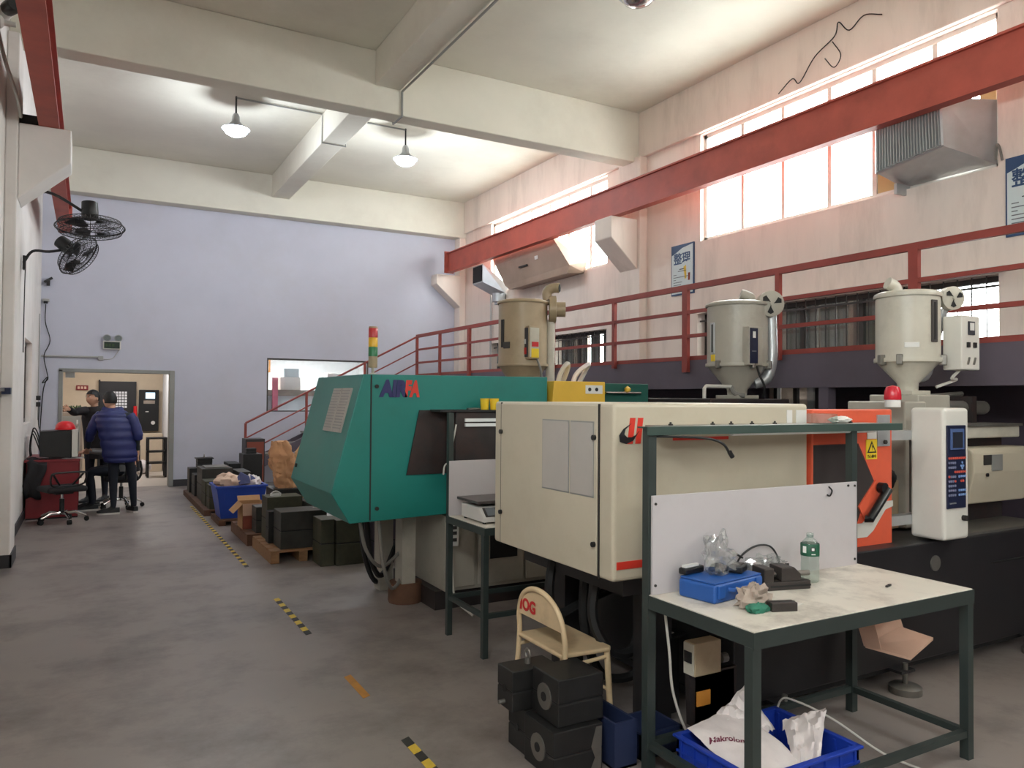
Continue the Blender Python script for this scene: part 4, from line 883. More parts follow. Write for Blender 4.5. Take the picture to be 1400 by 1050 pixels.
# ================================================================ TABLES AND SMALL THINGS
TZ = 0.76
t = thing('work_table', (2.8, 2.3, 0), 'steel framed work table with worn pale top and upright white back board', 'table')
MB().box(2.12, 3.49, 1.99, 2.605, TZ-0.02, TZ).build('tabletop', 'table_laminate', t, bevel=0.003)
MB().box(2.115, 3.495, 1.985, 2.0, TZ-0.065, TZ-0.004).box(2.115, 3.495, 2.595, 2.61, TZ-0.06, TZ-0.02).box(2.115, 2.13, 2.0, 2.595, TZ-0.06, TZ-0.004).box(3.48, 3.495, 2.0, 2.595, TZ-0.06, TZ-0.004).build('apron', 'green_black_steel', t)
for xx, yy, zt in ((2.135, 2.01, TZ-0.06), (3.473, 2.01, TZ-0.06), (2.135, 2.60, 1.475), (3.473, 2.60, 1.475)):
    w = 0.022 if xx < 3 else 0.02
    box('leg', 'green_black_steel', t, xx-w, xx+w, yy-0.02, yy+0.02, 0, zt)
for yy in (2.01, 2.60): box('lower_rail', 'green_black_steel', t, 2.157, 3.453, yy-0.015, yy+0.015, 0.10, 0.13)
for xx in (2.135, 3.473): box('lower_rail', 'green_black_steel', t, xx-0.015, xx+0.015, 2.03, 2.58, 0.10, 0.13)
bb = MB().box(2.125, 3.47, 2.565, 2.578, TZ, 1.185).build('back_board', 'white_board', t, bevel=0.002)
for xx, zz in ((2.14, 0.80), (2.14, 1.15), (3.45, 0.79), (3.45, 1.165), (3.40, 1.168)): MB().tube([(xx, 2.566, zz), (xx, 2.560, zz)], 0.006, 8).build('screw', 'seam_dark', bb)
cable('hook', 'cable_black', bb, [(3.25, 2.563, 1.17), (3.265, 2.555, 1.15), (3.25, 2.555, 1.125), (3.235, 2.56, 1.13)], 0.004, 12)
MB().box(2.10, 3.86, 2.575, 2.64, 1.475, 1.482).box(2.10, 3.86, 2.572, 2.579, 1.445, 1.482).build('shelf_angle', 'dark_green_bar', t)
MB().box(2.24, 3.80, 2.64, 2.76, 1.474, 1.482).build('shelf_sheet', 'steel_worn', t)
MB().tube([(2.62, 2.60, 1.45), (3.66, 2.60, 1.45)], 0.016, 12).build('tube_lamp', 'tube_white', t, smooth=True)
cable('lamp_lead', 'cable_black', t, [(2.16, 2.585, 1.44), (2.32, 2.565, 1.435), (2.44, 2.55, 1.425), (2.52, 2.55, 1.40), (2.56, 2.548, 1.355)], 0.006)
MB().tube([(2.556, 2.548, 1.365), (2.575, 2.547, 1.34)], 0.011, 10).build('lamp_plug', 'black_plastic', t)
# things on the shelf
tag(MB().lathe([(0.07, 0), (0.075, 0.004), (0.075, 0.05), (0.06, 0.052)], (3.36, 2.69, 1.482), 20).build('tape_roll', 'bottle_plastic', smooth=True), 'clear roll of tape lying on the shelf above the work table', 'tape')
tag(lump('crumpled_wrap', 'paper', None, (3.50, 2.69, 1.50), 0.06, 0.05, 0.02, 4, lo=1.482), 'crumpled white wrapper on the shelf beside the tape roll', 'wrapper')
BL = ['small dark bolt on the shelf near its end over the blue case', 'small dark bolt on the shelf over the lamp plug', 'small dark bolt on the shelf beside the lamp plug bolt', 'small dark bolt at the middle of the shelf', 'small dark bolt on the shelf before the tape roll', 'small dark bolt on the shelf past the crumpled wrapper']
for i, xx in enumerate((2.34, 2.60, 2.72, 2.86, 3.02, 3.60)):
    tag(MB().lathe([(0.011, 0), (0.011, 0.007), (0.005, 0.008), (0.005, 0.015)], (xx, 2.70, 1.482), 8).build('shelf_bolt', 'seam_dark'), BL[i], 'bolt', 'loose bolts on the shelf')
# blue tool case
def rz(name, loc, ang, label, cat): 
    o = thing(name, loc, label, cat); o.rotation_euler = (0, 0, ang); ORG[o.name] = Vector((0, 0, 0)); return o
t = rz('tool_case', (2.405, 2.445, TZ), math.radians(9), 'closed blue plastic tool case on the work table', 'tool case')
MB().box(-0.17, 0.17, -0.095, 0.095, 0, 0.078).build('case_body', 'blue_case', t, bevel=0.012, seg=3)
box('case_lid', 'blue_case', t, -0.165, 0.165, -0.09, 0.09, 0.078, 0.086, bevel=0.004)
for xx in (-0.13, 0.13): box('latch', 'blue_case', t, xx-0.022, xx+0.022, -0.104, -0.093, 0.02, 0.075, bevel=0.004)
MB().tube([(-0.075, -0.095, 0.05), (-0.07, -0.115, 0.05), (0.07, -0.115, 0.05), (0.075, -0.095, 0.05)], 0.009, 8).build('carry_handle', 'blue_case', t, smooth=True)
def rz_lump(*a, **k): return lump(*a, **k)
cz = TZ+0.087
t = thing('hand_tool', (2.30, 2.52, cz), 'black folded tool with white grip lying on the blue case', 'tool')
MB().obox((2.30, 2.515, cz+0.016), 0.13, 0.04, 0.03, (0, 0, 0.15)).build('tool_body', 'black_plastic', t, bevel=0.008); MB().obox((2.29, 2.51, cz+0.036), 0.09, 0.02, 0.01, (0, 0, 0.15)).build('grip_strip', 'sticker_white', t)
t = thing('black_gadget', (2.50, 2.44, cz), 'glossy black device with cracked face on the blue case corner', 'tool')
MB().obox((2.50, 2.44, cz+0.018), 0.09, 0.06, 0.032, (0, 0, 0.5)).build('device_body', 'black_plastic', t, bevel=0.006); MB().obox((2.50, 2.44, cz+0.036), 0.06, 0.035, 0.004, (0, 0, 0.5)).build('device_face', 'frame_dark', t)
def film(name, c, rx, ry, rz_, seed, label, lo, amp=0.6):
    o = lump(name, 'clear_bag', None, c, rx, ry, rz_, seed, amp, lo=lo, n=26, k=16, freq=2.6); tag(o, label, 'plastic bag'); return o
film('clear_bag', (2.405, 2.46, cz+0.065), 0.075, 0.055, 0.10, 11, 'clear crinkled plastic bag standing on the blue tool case', cz)
tag(lump('bagged_part', 'black_plastic', None, (2.405, 2.46, cz+0.022), 0.045, 0.035, 0.022, 5, lo=cz), 'black plastic part inside the clear bag on the blue case', 'part')
film('clear_bag', (2.73, 2.505, TZ+0.055), 0.115, 0.05, 0.07, 23, 'large clear plastic bag slumped behind the iron vise', TZ)
tag(cable('cable_tie', 'cable_black', None, [(2.60, 2.55, TZ+0.012), (2.595, 2.55, TZ+0.06), (2.63, 2.55, TZ+0.12), (2.72, 2.55, TZ+0.16), (2.81, 2.545, TZ+0.155), (2.86, 2.54, TZ+0.10), (2.865, 2.53, TZ+0.03)], 0.0045), 'black plastic strap arching over the slumped clear bag', 'strap')
tag(MB().tube([(2.55, 2.55, TZ+0.165), (2.64, 2.548, TZ+0.115)], 0.005, 6).build('strap_end', 'cable_black'), 'loose straight end of black strap leaning on the board', 'strap')
# vise
t = rz('machine_vise', (2.735, 2.405, TZ), math.radians(-14), 'dark iron machine vise on the work table', 'vise')
MB().box(-0.115, 0.115, -0.05, 0.05, 0, 0.038).build('vise_bed', 'vise_iron', t, bevel=0.004); box('bed_slot', 'black_matte', t, -0.09, 0.115, -0.0515, -0.049, 0.014, 0.022)
MB().box(-0.125, -0.075, -0.055, 0.045, 0.038, 0.10).build('fixed_jaw', 'vise_iron', t, bevel=0.005)
MB().prism([(-0.035, 0.038), (-0.035, 0.10), (0.03, 0.10), (0.065, 0.07), (0.065, 0.038)], 'Y', -0.05, 0.045).build('moving_jaw', 'vise_iron', t, bevel=0.004)
MB().tube([(-0.12, 0.0, 0.06), (0.14, 0.0, 0.06)], 0.012, 10).build('screw_spindle', 'steel_worn', t)
# rag, block, blade
t = thing('shop_rag', (2.37, 2.23, TZ), 'crumpled grey and green shop rag beside the blue case', 'rag')
lump('grey_cloth', 'cloth_grey', t, (2.385, 2.235, TZ+0.032), 0.075, 0.055, 0.055, 8, 0.55, lo=TZ, n=28, k=16, freq=3.4); lump('green_cloth', 'cloth_green', t, (2.335, 2.175, TZ+0.012), 0.055, 0.03, 0.022, 9, 0.5, lo=TZ, n=20, k=10, freq=4)
t = rz('steel_block', (2.44, 2.145, TZ), math.radians(-20), 'small slotted dark steel block in front of the rag', 'steel block')
MB().box(-0.055, 0.055, -0.025, 0.025, 0, 0.035).build('block_body', 'vise_iron', t, bevel=0.003); box('slot', 'black_matte', t, 0.0545, 0.0562, -0.016, 0.016, 0.012, 0.024); box('top_groove', 'black_matte', t, -0.055, 0.055, -0.006, 0.006, 0.0345, 0.0355)
tag(MB().obox((2.535, 2.165, TZ+0.003), 0.10, 0.022, 0.004, (0, 0, 0.15)).build('feeler_gauge', 'white_enamel', bevel=0.001), 'flat white metal strip lying beside the slotted steel block', 'metal strip')
# bottle
x, y = 2.945, 2.425
t = thing('plastic_bottle', (x, y, TZ), 'clear plastic bottle with dark green label on the work table', 'bottle')
MB().lathe([(0.034, 0.0), (0.040, 0.006), (0.041, 0.08), (0.039, 0.10), (0.041, 0.12), (0.041, 0.165), (0.034, 0.185), (0.020, 0.20), (0.014, 0.205), (0.014, 0.215)], (x, y, TZ), 26).build('bottle_body', 'bottle_plastic', t, smooth=True)
lb = MB().lathe([(0.0418, 0.122), (0.0420, 0.124), (0.0420, 0.176), (0.0405, 0.178)], (x, y, TZ), 30, caps=False).build('bottle_label', 'green_print', t, smooth=True)
for a0, w, zz, h, m in ((3.25, 0.016, 0.152, 0.03, 'white_print'), (4.15, 0.020, 0.155, 0.020, 'black_print'), (4.15, 0.012, 0.155, 0.012, 'white_print'), (4.2, 0.018, 0.132, 0.004, 'white_print')):
    d = Vector((math.cos(a0), math.sin(a0), 0)); c = Vector((x, y, TZ+zz)) + d*(0.0418 if m == 'white_print' else 0.0415)
    MB().obox(c, 0.003, w, h, (0, 0, a0)).build('label_mark', m, lb)
MB().lathe([(0.015, 0.205), (0.016, 0.207), (0.016, 0.222), (0.014, 0.225)], (x, y, TZ), 16).build('cap', 'bottle_plastic', t, smooth=True)
# sprue parts
t = thing('plastic_sprue', (2.865, 2.50, TZ), 'clump of black plastic sprue runners between the vise and bottle', 'sprue')
mb = MB()
for k in range(26):
    a = random.uniform(0, 2*PI); r0 = random.uniform(0, 0.035); p = Vector((2.865+r0*math.cos(a), 2.50+r0*0.6*math.sin(a), TZ+0.006))
    mb.tube([p, p+Vector((random.uniform(-0.02, 0.02), random.uniform(-0.015, 0.015), random.uniform(0.02, 0.075)))], 0.005, 6)
mb.build('runners', 'black_plastic', t); box('sprue_base', 'black_plastic', t, 2.83, 2.90, 2.48, 2.52, TZ, TZ+0.012)
for i in range(2):
    tag(MB().obox((3.165+i*0.028, 2.185+i*0.008, TZ+0.005), 0.022, 0.011, 0.009, (0, 0, 0.3)).build('black_clip', 'black_plastic', bevel=0.002), ('tiny black clip on the bare table top, closer to the vise', 'tiny black clip on the bare table top, closer to the table end')[i], 'clip', 'black clips on the table')
# carton under the table top
t = thing('hanging_carton', (3.38, 2.32, 0.44), 'opened pale cardboard carton hanging under the table top', 'carton')
MB().wedge([(3.17, 2.40, 0.74), (3.17, 2.30, 0.46), (3.46, 2.30, 0.50), (3.46, 2.40, 0.74)], (0, 0.008, 0)).build('carton_back', 'carton_pale', t)
MB().wedge([(3.17, 2.30, 0.455), (3.43, 2.30, 0.505), (3.50, 2.18, 0.475), (3.25, 2.13, 0.435)], (0, 0.0, 0.012)).build('carton_flap', 'carton_pale', t)
MB().wedge([(3.17, 2.40, 0.74), (3.17, 2.30, 0.46), (3.17, 2.22, 0.47), (3.17, 2.30, 0.74)], (0.006, 0, 0)).build('carton_side', 'carton_pale', t)
# crate with resin bags
t = thing('plastic_crate', (2.49, 2.27, 0), 'open bright blue plastic crate on the floor under the work table', 'crate')
x0, x1, y0, y1, hh = 2.20, 2.79, 2.055, 2.49, 0.185
for e in ((x0, x1, y0, y0+0.012), (x0, x1, y1-0.012, y1), (x0, x0+0.012, y0, y1), (x1-0.012, x1, y0, y1)): box('crate_wall', 'blue_crate', t, *e, 0.0, hh-0.008)
box('crate_floor', 'blue_crate', t, x0, x1, y0, y1, 0.0, 0.012)
rim = MB()
for e in ((x0-0.014, x1+0.014, y0-0.014, y0+0.012), (x0-0.014, x1+0.014, y1-0.012, y1+0.014), (x0-0.014, x0+0.012, y0, y1), (x1-0.012, x1+0.014, y0, y1)): rim.box(*e, hh-0.012, hh)
rim.build('crate_rim', 'blue_crate', t, bevel=0.003)
for k in range(7):
    xx = x0+0.03+k*(x1-x0-0.06)/6; box('rib', 'blue_crate', t, xx-0.006, xx+0.006, y0-0.008, y0, 0.0, hh-0.012)
    if k < 6:
        yy = y0+0.03+k*(y1-y0-0.06)/5; box('rib', 'blue_crate', t, x0-0.008, x0, yy-0.006, yy+0.006, 0.0, hh-0.012); box('rib', 'blue_crate', t, x1-0.02, x1-0.012, yy-0.006, yy+0.006, 0.012, hh-0.012)
for zz in (0.06, 0.12): box('rib', 'blue_crate', t, x0-0.006, x0, y0, y1, zz-0.005, zz+0.005); box('rib', 'blue_crate', t, x0, x1, y0-0.006, y0, zz-0.005, zz+0.005)
def bag_sheet(name, corners, label, seed, amp=0.03, th=0.03, n=14):
    # pillow-like folded sack spanned by four corners
    from mathutils import noise
    a, b, c, d = [Vector(p) for p in corners]; nrm = (b-a).cross(d-a).normalized(); top, bot = [], []
    for i in range(n+1):
        for j in range(n+1):
            u, v = i/n, j/n; p = a.lerp(b, u).lerp(d.lerp(c, u), v); e = (4*u*(1-u)*4*v*(1-v))**0.5
            w = noise.noise(Vector((u*4+seed, v*4, seed)))*amp + noise.noise(Vector((u*11, v*11+seed, seed*3)))*amp*0.45
            top.append(p + nrm*(th*e + w)); bot.append(p - nrm*(th*e*0.5) + nrm*w*0.6)
    m = (n+1)*(n+1); fs = []
    for i in range(n):
        for j in range(n):
            q = (i*(n+1)+j, (i+1)*(n+1)+j, (i+1)*(n+1)+j+1, i*(n+1)+j+1); fs.append(q); fs.append(tuple(x_+m for x_ in q[::-1]))
    edge = [(i*(n+1)) for i in range(n+1)] + [n*(n+1)+j for j in range(1, n+1)] + [i*(n+1)+n for i in range(n-1, -1, -1)] + [j for j in range(n-1, 0, -1)]
    for k in range(len(edge)): fs.append((edge[k], edge[(k+1) % len(edge)], edge[(k+1) % len(edge)]+m, edge[k]+m))
    o = MB().add(top+bot, fs).build(name, 'bag_white', None, smooth=True); tag(o, label, 'resin bag'); return o, nrm
def stick_text(body, size, m, bag, centre, xdir, ydir, nrm, name='print', bold=0.0):
    from mathutils.bvhtree import BVHTree
    tx = text(name, body, size, m, bag, centre, xdir, ydir, bold=bold, ext=0.0)
    bm = bmesh.new(); bm.from_mesh(tx.data); bmesh.ops.triangulate(bm, faces=bm.faces); bmesh.ops.subdivide_edges(bm, edges=bm.edges, cuts=2, use_grid_fill=True)
    bv = BVHTree.FromPolygons([v.co for v in bag.data.vertices], [p.vertices[:] for p in bag.data.polygons])
    for v in bm.verts:
        h = bv.ray_cast(v.co + nrm*0.4, -nrm)
        if h[0] is not None: v.co = h[0] + nrm*0.003
    bm.to_mesh(tx.data); bm.free(); return tx
bag1, nr = bag_sheet('resin_bag', [(2.225, 2.46, 0.215), (2.235, 2.09, 0.125), (2.52, 2.075, 0.145), (2.50, 2.45, 0.26)], 'white resin bag with dark red lettering in the blue crate', 3, 0.014, 0.035)
if nr.z < 0: nr = -nr
cdir = Vector((0.80, -0.60, -0.12)).normalized(); cdir = (cdir-nr*cdir.dot(nr)).normalized(); ud = nr.cross(cdir).normalized()
stick_text('Makrolon', 0.036, 'maroon_print', bag1, (2.292, 2.295, 0.22), cdir, ud, nr, bold=0.0008)
pc = Vector((2.325, 2.27, 0.22)) - cdir*0.135 + ud*0.02
bag2, nr2 = bag_sheet('resin_bag', [(2.36, 2.47, 0.19), (2.44, 2.30, 0.20), (2.61, 2.33, 0.18), (2.57, 2.47, 0.33)], 'white resin bag rumpled upright behind the lettered bag', 5, 0.045, 0.05)
bag3, nr3 = bag_sheet('resin_bag', [(2.46, 2.10, 0.15), (2.60, 2.09, 0.15), (2.77, 2.20, 0.29), (2.62, 2.30, 0.23)], 'white resin bag folded over the far side of the blue crate', 7, 0.035, 0.03)
tag(cable('floor_wire', 'cable_white', None, [(2.83, 2.53, 0.006), (2.83, 2.50, 0.20), (2.86, 2.42, 0.22), (2.96, 2.30, 0.16), (3.08, 2.15, 0.05), (3.18, 2.02, 0.006)], 0.005), 'thin pale wire looping down beside the blue crate', 'wire')
tag(cable('table_wire', 'cable_white', None, [(2.18, 2.55, 0.70), (2.19, 2.53, 0.52), (2.215, 2.54, 0.36), (2.27, 2.55, 0.22), (2.33, 2.56, 0.12)], 0.006), 'thin pale wire hanging under the left edge of the work table', 'wire')
# auto loader under the cream machine
t = thing('material_loader', (2.55, 2.80, 0), 'dark material bin with small beige control box under the cream machine', 'material loader')
MB().prism([(2.41, 0.12), (2.40, 0.345), (2.70, 0.345), (2.69, 0.12)], 'Y', 2.64, 2.665).build('bin_front', 'machine_dark', t); MB().box(2.43, 2.69, 2.64, 2.67, 0.0, 0.345).build('bin_body', 'machine_dark', t, bevel=0.008)
box('bin_sticker', 'sticker_orange', t, 2.445, 2.525, 2.632, 2.64, 0.20, 0.265)
cb = box('control_box', 'hopper_beige', t, 2.40, 2.56, 2.60, 2.672, 0.35, 0.50, bevel=0.005); box('box_face', 'hopper_cream', cb, 2.393, 2.402, 2.605, 2.667, 0.355, 0.495); box('box_window', 'black_matte', cb, 2.388, 2.394, 2.612, 2.66, 0.41, 0.46)
MB().tube([(2.565, 2.61, 0.41), (2.60, 2.61, 0.41)], 0.022, 12).build('box_knob', 'steel_worn', cb)
t = thing('floor_tray', (2.38, 2.83, 0), 'dark blue oil tray on the floor under the cream machine', 'tray')
for e in ((2.16, 2.40, 2.68, 2.695), (2.16, 2.40, 2.885, 2.90), (2.16, 2.175, 2.68, 2.90), (2.385, 2.40, 2.68, 2.90)): box('tray_wall', 'blue_dark', t, *e, 0, 0.11)
box('tray_floor', 'blue_dark', t, 2.16, 2.40, 2.68, 2.90, 0, 0.01)
tag(MB().obox((2.62, 3.05, 0.40), 0.20, 0.16, 0.01, (0.05, 0.1, 0.3)).obox((2.62, 3.05, 0.199), 0.10, 0.08, 0.398).build('paper_stand', 'black_paint'), 'black pump block under the cream machine cover', 'pump')
tag(MB().obox((2.57, 3.03, 0.413), 0.12, 0.09, 0.004, (0.05, 0.1, 0.5)).build('paper_sheet', 'paper'), 'white paper slips on the black pump block', 'paper')

# small chair
t = thing('small_chair', (2.14, 3.29, 0), 'small low cream painted chair with arched back and red letters', 'chair')
ya, yb_, xb, xf, sz = 3.07, 3.51, 2.01, 2.275, 0.35
arch = [(xb-0.03, ya, 0.0), (xb, ya, 0.34), (xb-0.005, ya+0.005, 0.48), (xb-0.012, ya+0.05, 0.57), (xb-0.018, ya+0.13, 0.62), (xb-0.02, (ya+yb_)/2, 0.635), (xb-0.018, yb_-0.13, 0.62), (xb-0.012, yb_-0.05, 0.57), (xb-0.005, yb_-0.005, 0.48), (xb, yb_, 0.34), (xb-0.03, yb_, 0.0)]
MB().tube(curve_pts(arch, 60), 0.014, 10).build('back_frame', 'chair_paint', t, smooth=True)
bk = MB()
yy = [ya+0.01, ya+0.05, ya+0.13, (ya+yb_)/2, yb_-0.13, yb_-0.05, yb_-0.01]; zt = [0.50, 0.565, 0.612, 0.628, 0.612, 0.565, 0.50]
bk.wedge([(xb-0.012, a, 0.475) for a in (yy[0], yy[-1])] + [(xb-0.015, a, b) for a, b in list(zip(yy, zt))[::-1]], (0.012, 0, 0)); b_ = bk.build('backrest', 'chair_paint', t)
text('back_letters', 'OG', 0.085, 'red_print', b_, (xb-0.017, 3.385, 0.53), (0, -1, 0), (0, 0, 1), bold=0.003, ext=0.001); MB().wedge([(xb-0.018, 3.462, 0.50), (xb-0.018, 3.478, 0.50), (xb-0.018, 3.468, 0.56), (xb-0.018, 3.455, 0.56)], (0.003, 0, 0)).build('back_letters', 'red_print', b_)
MB().prism([(1.995, ya+0.012), (xf, ya-0.005), (xf+0.02, ya+0.02), (xf+0.02, yb_-0.02), (xf, yb_+0.005), (1.995, yb_-0.012)], 'Z', sz, sz+0.022).build('seat', 'chair_paint', t, bevel=0.008)
for a in (ya+0.01, yb_-0.01): MB().tube([(xf-0.01, a, sz), (xf+0.015, a, 0.0)], 0.016, 10).build('leg', 'chair_paint', t, smooth=True)
for a in (ya+0.01, yb_-0.01): MB().tube([(xb, a, 0.31), (xf-0.005, a, 0.325)], 0.010, 8).build('side_rail', 'chair_paint', t)
MB().tube([(xf, ya+0.01, 0.16), (xf, yb_-0.01, 0.16)], 0.009, 8).build('stretcher', 'chair_paint', t)

# mould blocks
def mould(name, x0, x1, y0, y1, z0, z1, m, label, bore=None, group=None, extras=()):
    t = thing(name, ((x0+x1)/2, (y0+y1)/2, z0), label, 'mould', group)
    h = z1-z0; s = (0.45, 0.06, 0.49) if h > 0.12 else (1.0,)
    z = z0
    MB().box(x0, x1, y0, y1, z0, z0+h*0.47).build('lower_plate', m, t, bevel=0.005); MB().box(x0+0.004, x1-0.004, y0+0.004, y1-0.004, z0+h*0.47, z0+h*0.50).build('parting_gap', 'black_matte', t); MB().box(x0, x1, y0, y1, z0+h*0.50, z1).build('upper_plate', m, t, bevel=0.005)
    if bore == 'x':
        MB().tube([(x0, (y0+y1)/2, (z0+z1)/2), (x0-0.006, (y0+y1)/2, (z0+z1)/2)], min(h, y1-y0)*0.28, 20).build('locating_ring', 'steel_worn', t, smooth=True); MB().tube([(x0-0.006, (y0+y1)/2, (z0+z1)/2), (x0-0.009, (y0+y1)/2, (z0+z1)/2)], min(h, y1-y0)*0.10, 14).build('sprue_hole', 'black_matte', t)
    if bore == 'hole': MB().tube([(x0, (y0+y1)/2, (z0+z1)/2), (x0-0.003, (y0+y1)/2, (z0+z1)/2)], 0.018, 12).build('bolt_hole', 'black_matte', t)
    if 'eye' in extras:
        c = Vector(((x0+x1)/2, (y0+y1)/2, z1)); MB().tube([c, c+Vector((0, 0, 0.03))], 0.014, 8).build('eye_bolt', 'steel_worn', t); MB().tube([c+Vector((0, 0.02*math.cos(a*PI/6), 0.045+0.02*math.sin(a*PI/6))) for a in range(13)], 0.006, 6, caps=False).build('eye_ring', 'steel_worn', t)
    if 'side_eye' in extras:
        c = Vector((x0, (y0+y1)/2, z0+0.03)); MB().tube([c, c-Vector((0.03, 0, 0))], 0.01, 8).build('eye_bolt', 'steel_worn', t)
    return t
mould('mould_block', 1.66, 1.90, 2.96, 3.10, 0.205, 0.385, 'mold_black', 'black mould block with eye bolt on the rear of the small stack by the chair', 'hole', extras=('eye', 'side_eye'))
mould('mould_block', 1.755, 1.99, 2.73, 2.945, 0.205, 0.405, 'mold_black', 'black mould block with round steel ring, upper front of the small stack by the chair', 'x')
mould('mould_block', 1.73, 1.96, 2.955, 3.12, 0.0, 0.203, 'mold_black', 'black mould block under the rear of the small stack by the chair', 'hole')
t = mould('mould_block', 1.715, 1.965, 2.70, 2.945, 0.0, 0.203, 'mold_black', 'chipped black mould block at the bottom front of the small stack', 'x')
MB().wedge([(1.90, 2.698, 0.01), (1.925, 2.698, 0.06), (1.905, 2.698, 0.11), (1.93, 2.698, 0.19), (1.96, 2.698, 0.19), (1.955, 2.698, 0.01)], (0, 0.004, 0)).build('chipped_paint', 'steel_worn', t)
t = thing('blue_bin', (2.06, 2.80, 0), 'narrow dark blue plastic bin beside the small mould stack', 'bin')
for e in ((2.0, 2.12, 2.66, 2.672), (2.0, 2.12, 2.90, 2.912), (2.0, 2.012, 2.672, 2.90), (2.108, 2.12, 2.672, 2.90)): box('bin_wall', 'blue_dark', t, *e, 0, 0.20)
box('bin_floor', 'blue_dark', t, 2.0, 2.12, 2.66, 2.91, 0, 0.01)

# ---------------------------------------------------------------- weighing table by the green machine
t = thing('weighing_table', (2.6, 4.45, 0), 'narrow dark steel table holding a scale in front of the green machine', 'table')
MB().box(2.14, 3.10, 4.17, 4.74, 0.785, 0.805).build('tabletop', 'table_laminate', t, bevel=0.003); MB().box(2.13, 3.11, 4.16, 4.175, 0.755, 0.80).box(2.13, 2.145, 4.175, 4.74, 0.755, 0.80).build('apron', 'green_black_steel', t)
for xx in (2.15, 3.08):
    for yy in (4.19, 4.72): box('leg', 'green_black_steel', t, xx-0.018, xx+0.018, yy-0.018, yy+0.018, 0, 0.785 if yy < 4.5 else 1.50)
for yy in (4.19, 4.72): box('lower_rail', 'green_black_steel', t, 2.168, 3.062, yy-0.012, yy+0.012, 0.24, 0.27)
for xx in (2.15, 3.08): box('lower_rail', 'green_black_steel', t, xx-0.012, xx+0.012, 4.21, 4.70, 0.24, 0.27)
box('back_board', 'white_board', t, 2.135, 3.07, 4.70, 4.71, 0.805, 1.175)
cable('tie_wire', 'cable_white', t, [(2.20, 4.735, 1.42), (2.17, 4.74, 1.25), (2.16, 4.74, 1.175), (2.12, 4.74, 1.14), (2.11, 4.74, 1.08)], 0.006)
t = thing('weighing_scale', (2.32, 4.40, 0.805), 'white digital weighing scale with steel plate on the narrow table', 'scale')
MB().prism([(4.27, 0.815), (4.27, 0.845), (4.34, 0.905), (4.60, 0.905), (4.60, 0.815)], 'X', 2.18, 2.48).build('scale_body', 'scale_body', t, bevel=0.008)
MB().box(2.165, 2.495, 4.33, 4.64, 0.925, 0.943).build('weighing_plate', 'scale_plate', t, bevel=0.004); box('plate_support', 'frame_dark', t, 2.25, 2.41, 4.40, 4.55, 0.905, 0.925)
kb = MB().wedge([(2.20, 4.276, 0.848), (2.46, 4.276, 0.848), (2.46, 4.334, 0.898), (2.20, 4.334, 0.898)], (0, -0.003, 0.003)).build('keypad', 'frame_dark', t)
for k in range(3):
    a = 2.215+k*0.082; MB().wedge([(a, 4.280, 0.856), (a+0.066, 4.280, 0.856), (a+0.066, 4.326, 0.896), (a, 4.326, 0.896)], (0, -0.004, 0.004)).build('key_group', 'grey_print', kb)
for xx in (2.20, 2.46):
    for yy in (4.30, 4.57): MB().tube([(xx, yy, 0.805), (xx, yy, 0.816)], 0.012, 8).build('foot', 'black_rubber', t)
for i, (xx, yy) in enumerate(((2.60, 5.09), (2.665, 5.06))):
    o = MB().lathe([(0.028, 0.0), (0.03, 0.004), (0.036, 0.085), (0.034, 0.085), (0.027, 0.006)], (xx, yy, 1.515), 20).build('yellow_cup', 'cup_yellow', smooth=True)
    tag(o, ('yellow plastic cup on the black guard, set back against the green cover', 'yellow plastic cup on the black guard, set forward beside the cream machine')[i], 'cup', 'yellow cups on the black guard')
tag(lump('metal_shavings', 'steel', None, (2.50, 5.08, 1.522), 0.06, 0.03, 0.008, 2, lo=1.515), 'small silver scraps on the black guard beside the yellow cups', 'scrap')

# ---------------------------------------------------------------- moulds, bins and pallets along the wall
def pallet(x0, x1, y0, y1, m, label, h=0.12):
    t = thing('wooden_pallet', ((x0+x1)/2, (y0+y1)/2, 0), label, 'pallet')
    k = 5
    for i in range(k):
        a = y0 + (y1-y0)*i/k; box('deck_board', m, t, x0, x1, a+0.005, a+(y1-y0)/k-0.02, h-0.02, h)
    for xx in (x0, (x0+x1)/2-0.04, x1-0.08): box('stringer', m, t, xx, xx+0.08, y0, y1, 0.018, h-0.02); box('runner', m, t, xx-0.0, xx+0.08, y0, y1, 0.0, 0.018)
    return t
pallet(1.54, 2.16, 7.48, 8.42, 'wood', 'light wooden pallet under the dark moulds nearest the green machine')
pallet(1.50, 2.16, 8.50, 9.55, 'wood_dark', 'dark wooden pallet under the open brown carton')
pallet(1.42, 2.05, 9.95, 10.65, 'wood_dark', 'dark wooden pallet under the blue bin', 0.07)
pallet(1.36, 2.1, 10.85, 13.4, 'wood_dark', 'long dark pallet under the mould blocks by the back wall', 0.08)
mm = lambda *a, **k: mould('mould_block', *a, **k)
mm(1.64, 2.09, 7.53, 7.86, 0.12, 0.48, 'mold_steel', 'wide dark mould block at the pallet edge near the green machine', None)
mm(1.60, 1.74, 7.90, 8.05, 0.12, 0.44, 'mold_black', 'thin black mould plate standing behind the wide mould block')
mm(1.62, 1.98, 8.08, 8.36, 0.12, 0.56, 'mold_olive', 'olive brown mould block carrying a white tape ring')
mm(1.78, 2.10, 8.56, 8.95, 0.12, 0.58, 'mold_black', 'black mould block under the kraft paper bag')
mm(1.60, 1.75, 8.56, 8.80, 0.12, 0.40, 'mold_steel', 'small dark mould block beside the open brown carton')
mm(2.00, 2.15, 7.90, 8.36, 0.12, 0.50, 'mold_steel', 'dark mould block tucked against the green machine side')
